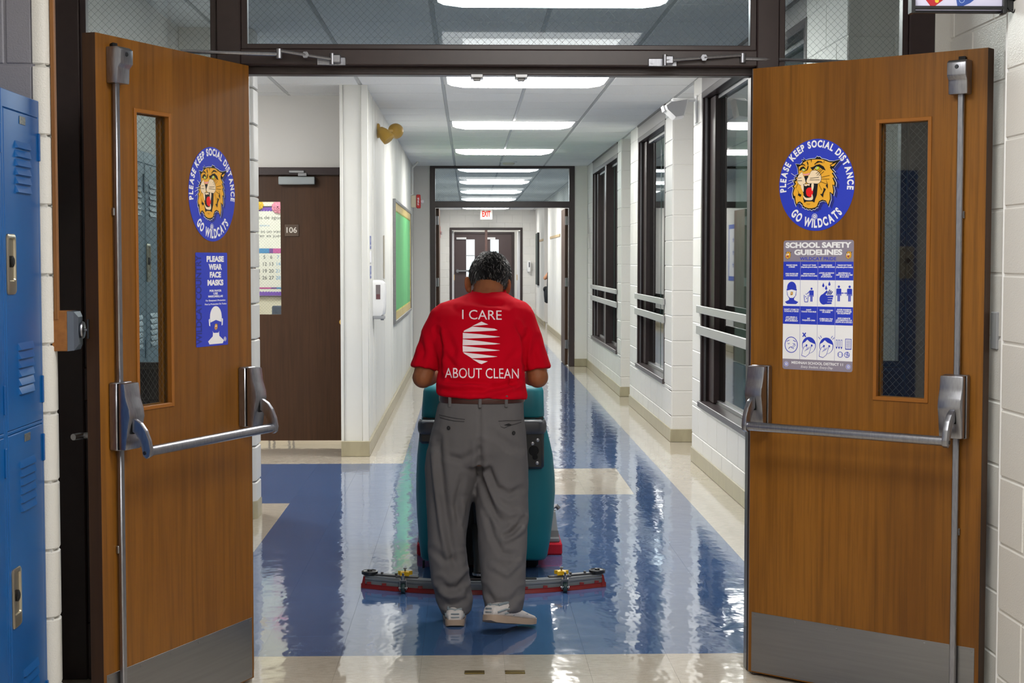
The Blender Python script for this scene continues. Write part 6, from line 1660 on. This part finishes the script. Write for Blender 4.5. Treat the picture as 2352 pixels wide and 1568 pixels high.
project(place_text('I CARE', .053, 1.252, .162, .038, tilt=-.003), sdg, 'lettering', PRINTW, shirt, .002)
project(place_text('ABOUT CLEAN', .052, 1.020, .300, .040, bend=-.003, tilt=-.004), sdg, 'lettering', PRINTW, shirt, .002)
LG = [[(770,742),(828,768),(690,780)], [(690,784),(880,802),(908,815),(880,820),(615,831),(622,818)], [(610,838),(760,850),(930,872),(880,878),(610,887)], [(610,892),(760,908),(930,931),(880,937),(608,944)], [(608,949),(760,965),(927,988),(880,992),(610,1000)], [(612,1004),(760,1020),(905,1040),(870,1045),(688,1055),(622,1014)], [(690,1060),(822,1080),(770,1103),(750,1097)]]
vs = []; fs = []
from mathutils.geometry import tessellate_polygon
for P in LG:
    o = len(vs); vs += [(-.025 + (x - 610) * (.152 / 320), 1.225 - (y - 742) * (.169 / 361)) for x, y in P]
    fs += [[o + i for i in t] for t in tessellate_polygon([[Vector((x, y, 0)) for x, y in P]])]
project((vs, fs), sdg, 'printed_emblem', PRINTW, shirt, .002)

# ---- shoes
SOLE = M('shoe_sole', (168, 146, 128), .7); UPPER = M('shoe_white', (206, 200, 198), .6, var=(40, (186, 180, 178), .6)); TRIM = M('shoe_grey_trim', (136, 146, 152), .5)
def shoe(T_, label):
    up = []
    for x, w, h in ((.004, .026, .058), (.015, .034, .068), (.05, .038, .078), (.09, .040, .088), (.12, .042, .080), (.16, .045, .062), (.205, .047, .048), (.245, .040, .040), (.268, .024, .030), (.276, .008, .022)):
        n = 16; r = []
        for k in range(n):
            t = 2 * PI * k / n; c, s_ = math.cos(t), math.sin(t)
            r.append((x, w * math.copysign(abs(c) ** .8, c), .018 + (h - .018) / 2 + (h - .018) / 2 * math.copysign(abs(s_) ** .75, s_)))
        up.append(r)
    o = part(MB(T_).loft(up).mesh('shoe', UPPER, 50), 'shoe')
    so = []
    for x, w, z0, z1 in ((-.002, .022, .008, .030), (.012, .036, .002, .030), (.06, .040, 0, .028), (.12, .040, .001, .026), (.17, .047, 0, .024), (.215, .048, .001, .024), (.25, .040, .005, .026), (.274, .020, .012, .030), (.280, .006, .016, .030)):
        so.append([(x, -w, z0), (x, -w - .001, (z0 + z1) / 2), (x, -w, z1), (x, w, z1), (x, w + .001, (z0 + z1) / 2), (x, w, z0)])
    part(MB(T_).loft(so).mesh('sole', SOLE, 50), 'sole', o)
    tr = MB(T_)
    for q in (-1, 1):
        for a, z0, c, z1 in ((.02, .040, .10, .058), (.06, .036, .14, .052), (.11, .034, .19, .040)):
            tr.tube([(a, q * .0350, z0), ((a + c) / 2, q * .0392, (z0 + z1) / 2 + .004), (c, q * .0420, z1)], .004, 6)
    tr.tube([(.014, -.026, .050), (.004, -.012, .054), (.004, .012, .054), (.014, .026, .050)], .0035, 6)
    tr.tube([(.014, -.030, .038), (.004, -.012, .040), (.004, .012, .040), (.014, .030, .038)], .003, 6)
    part(tr.mesh('trim', TRIM, 50), 'trim', o)
    col = MB(T_).tube([(.03, -.026, .068), (.06, -.028, .076), (.10, -.026, .082), (.12, 0, .078), (.10, .026, .082), (.06, .028, .076), (.03, .026, .068), (.016, 0, .064), (.03, -.026, .068)], .006, 8)
    part(col.mesh('collar_padding', TRIM, 50), 'collar_padding', o)
    return o
shoe(Matrix.Translation((-.058, 6.165, 0)) @ Matrix.Rotation(math.radians(91), 4, 'Z'), 'planted')
shoe(Matrix.Translation((.070, 5.995, .060)) @ Matrix.Rotation(math.radians(46), 4, 'Z') @ Matrix.Rotation(math.radians(12.4), 4, 'Y') @ Matrix.Rotation(math.radians(-8), 4, 'X'), 'lifted')

# ================================================================== PERSON IN THE FAR RECESS, mostly behind the wall
p2 = thing('person', 'person standing in the far recess with only a bare arm and dark bag showing', 'person', (1.93, 34.4, 0))
SK2 = M('tan_skin', (206, 148, 112), .5)
b = MB(); X, Yp = 1.94, 34.42
b.ball((X, Yp, 1.60), (.078, .095, .11), 16, 12); b.ball((X - .09, Yp, 1.585), (.014, .014, .024), 8, 6); b.ball((X, Yp - .075, 1.60), (.01, .02, .03), 8, 6); b.ball((X, Yp + .075, 1.6), (.01, .02, .03), 8, 6)
b.tube([(X, Yp, 1.36), (X, Yp, 1.55)], .052, 12)
b.loft([sup(z, X, w, Yp, d) for z, w, d in ((1.43, .07, .12), (1.38, .10, .18), (1.25, .11, .18), (1.05, .10, .15), (.92, .11, .17), (.82, .11, .17))])
for q in (-1, 1):
    b.tube([(X, Yp + q * .09, .86), (X, Yp + q * .095, .46), (X + .01, Yp + q * .095, .06)], [.085, .06, .042], 12)
    b.ball((X - .05, Yp + q * .095, .04), (.11, .04, .035), 10, 8)
for q in (-1, 1):
    a0 = Vector((X - .02, Yp + q * .18, 1.37)); el = Vector((1.685 if q < 0 else 1.80, Yp + q * .15, 1.085)); wr = Vector((1.86, Yp + q * .13, 1.16)) if q < 0 else Vector((1.84, Yp + .06, 1.10))
    b.tube([a0, a0.lerp(el, .5), el], [.050, .046, .040], 12); b.ball(el, .041, 10, 8); b.tube([el, wr], [.040, .027], 12)
    b.ball(wr + Vector((.05, 0, .01)), (.05, .022, .034), 10, 8)
    for k in range(4): b.tube([wr + Vector((.07, 0, .03 - .018 * k)), wr + Vector((.115 - .004 * abs(k - 1), 0, .028 - .018 * k)), wr + Vector((.13, .012, .022 - .016 * k))], [.009, .008, .007], 8)
    b.tube([wr + Vector((.02, 0, .03)), wr + Vector((.06, -.02, .055))], [.012, .008], 8)
bd = bpy.data.objects.new('body', remesh(b, .010, SK2, 'body', 2)); COL.objects.link(bd); adopt(bd, p2)
o = MB().loft([sup(z, X, w, Yp, d) for z, w, d in ((1.44, .085, .14), (1.39, .115, .195), (1.25, .125, .195), (1.05, .115, .165), (.90, .125, .185))]).build('top', M('black_top', (30, 30, 34), .8), p2, smooth=60)
m = MB()
for q in (-1, 1): m.tube([(X, Yp + q * .09, .92), (X, Yp + q * .095, .46), (X + .01, Yp + q * .095, .08)], [.10, .072, .055], 12)
m.build('trousers', M('dark_jeans', (40, 46, 60), .8), p2, smooth=60)
m = MB().ball((X + .01, Yp, 1.63), (.088, .103, .105), 16, 10); m.build('hair', M('brown_hair', (60, 42, 30), .6), p2, smooth=60)
t = thing('shoulder_bag', 'dark soft bag hanging at the hip of the person in the far recess', 'bag', (1.72, 34.3, .6))
m = MB().loft([sup(z, 1.735, w, 34.3, d) for z, w, d in ((.53, .03, .06), (.56, .06, .10), (.70, .075, .115), (.82, .078, .11), (.90, .06, .08))]); m.build('pouch', M('bag_black', (28, 32, 36), .7), t, smooth=50)
MB().ball((1.668, 34.24, .84), (.03, .04, .05), 10, 8).build('pocket', M('bag_black', (28, 32, 36), .7), t, smooth=50)
MB().tube([(1.735, 34.22, .88), (1.74, 34.15, 1.2), (1.78, 34.12, 1.30)], .012, 8).build('strap', M('bag_black', (28, 32, 36), .7), t)
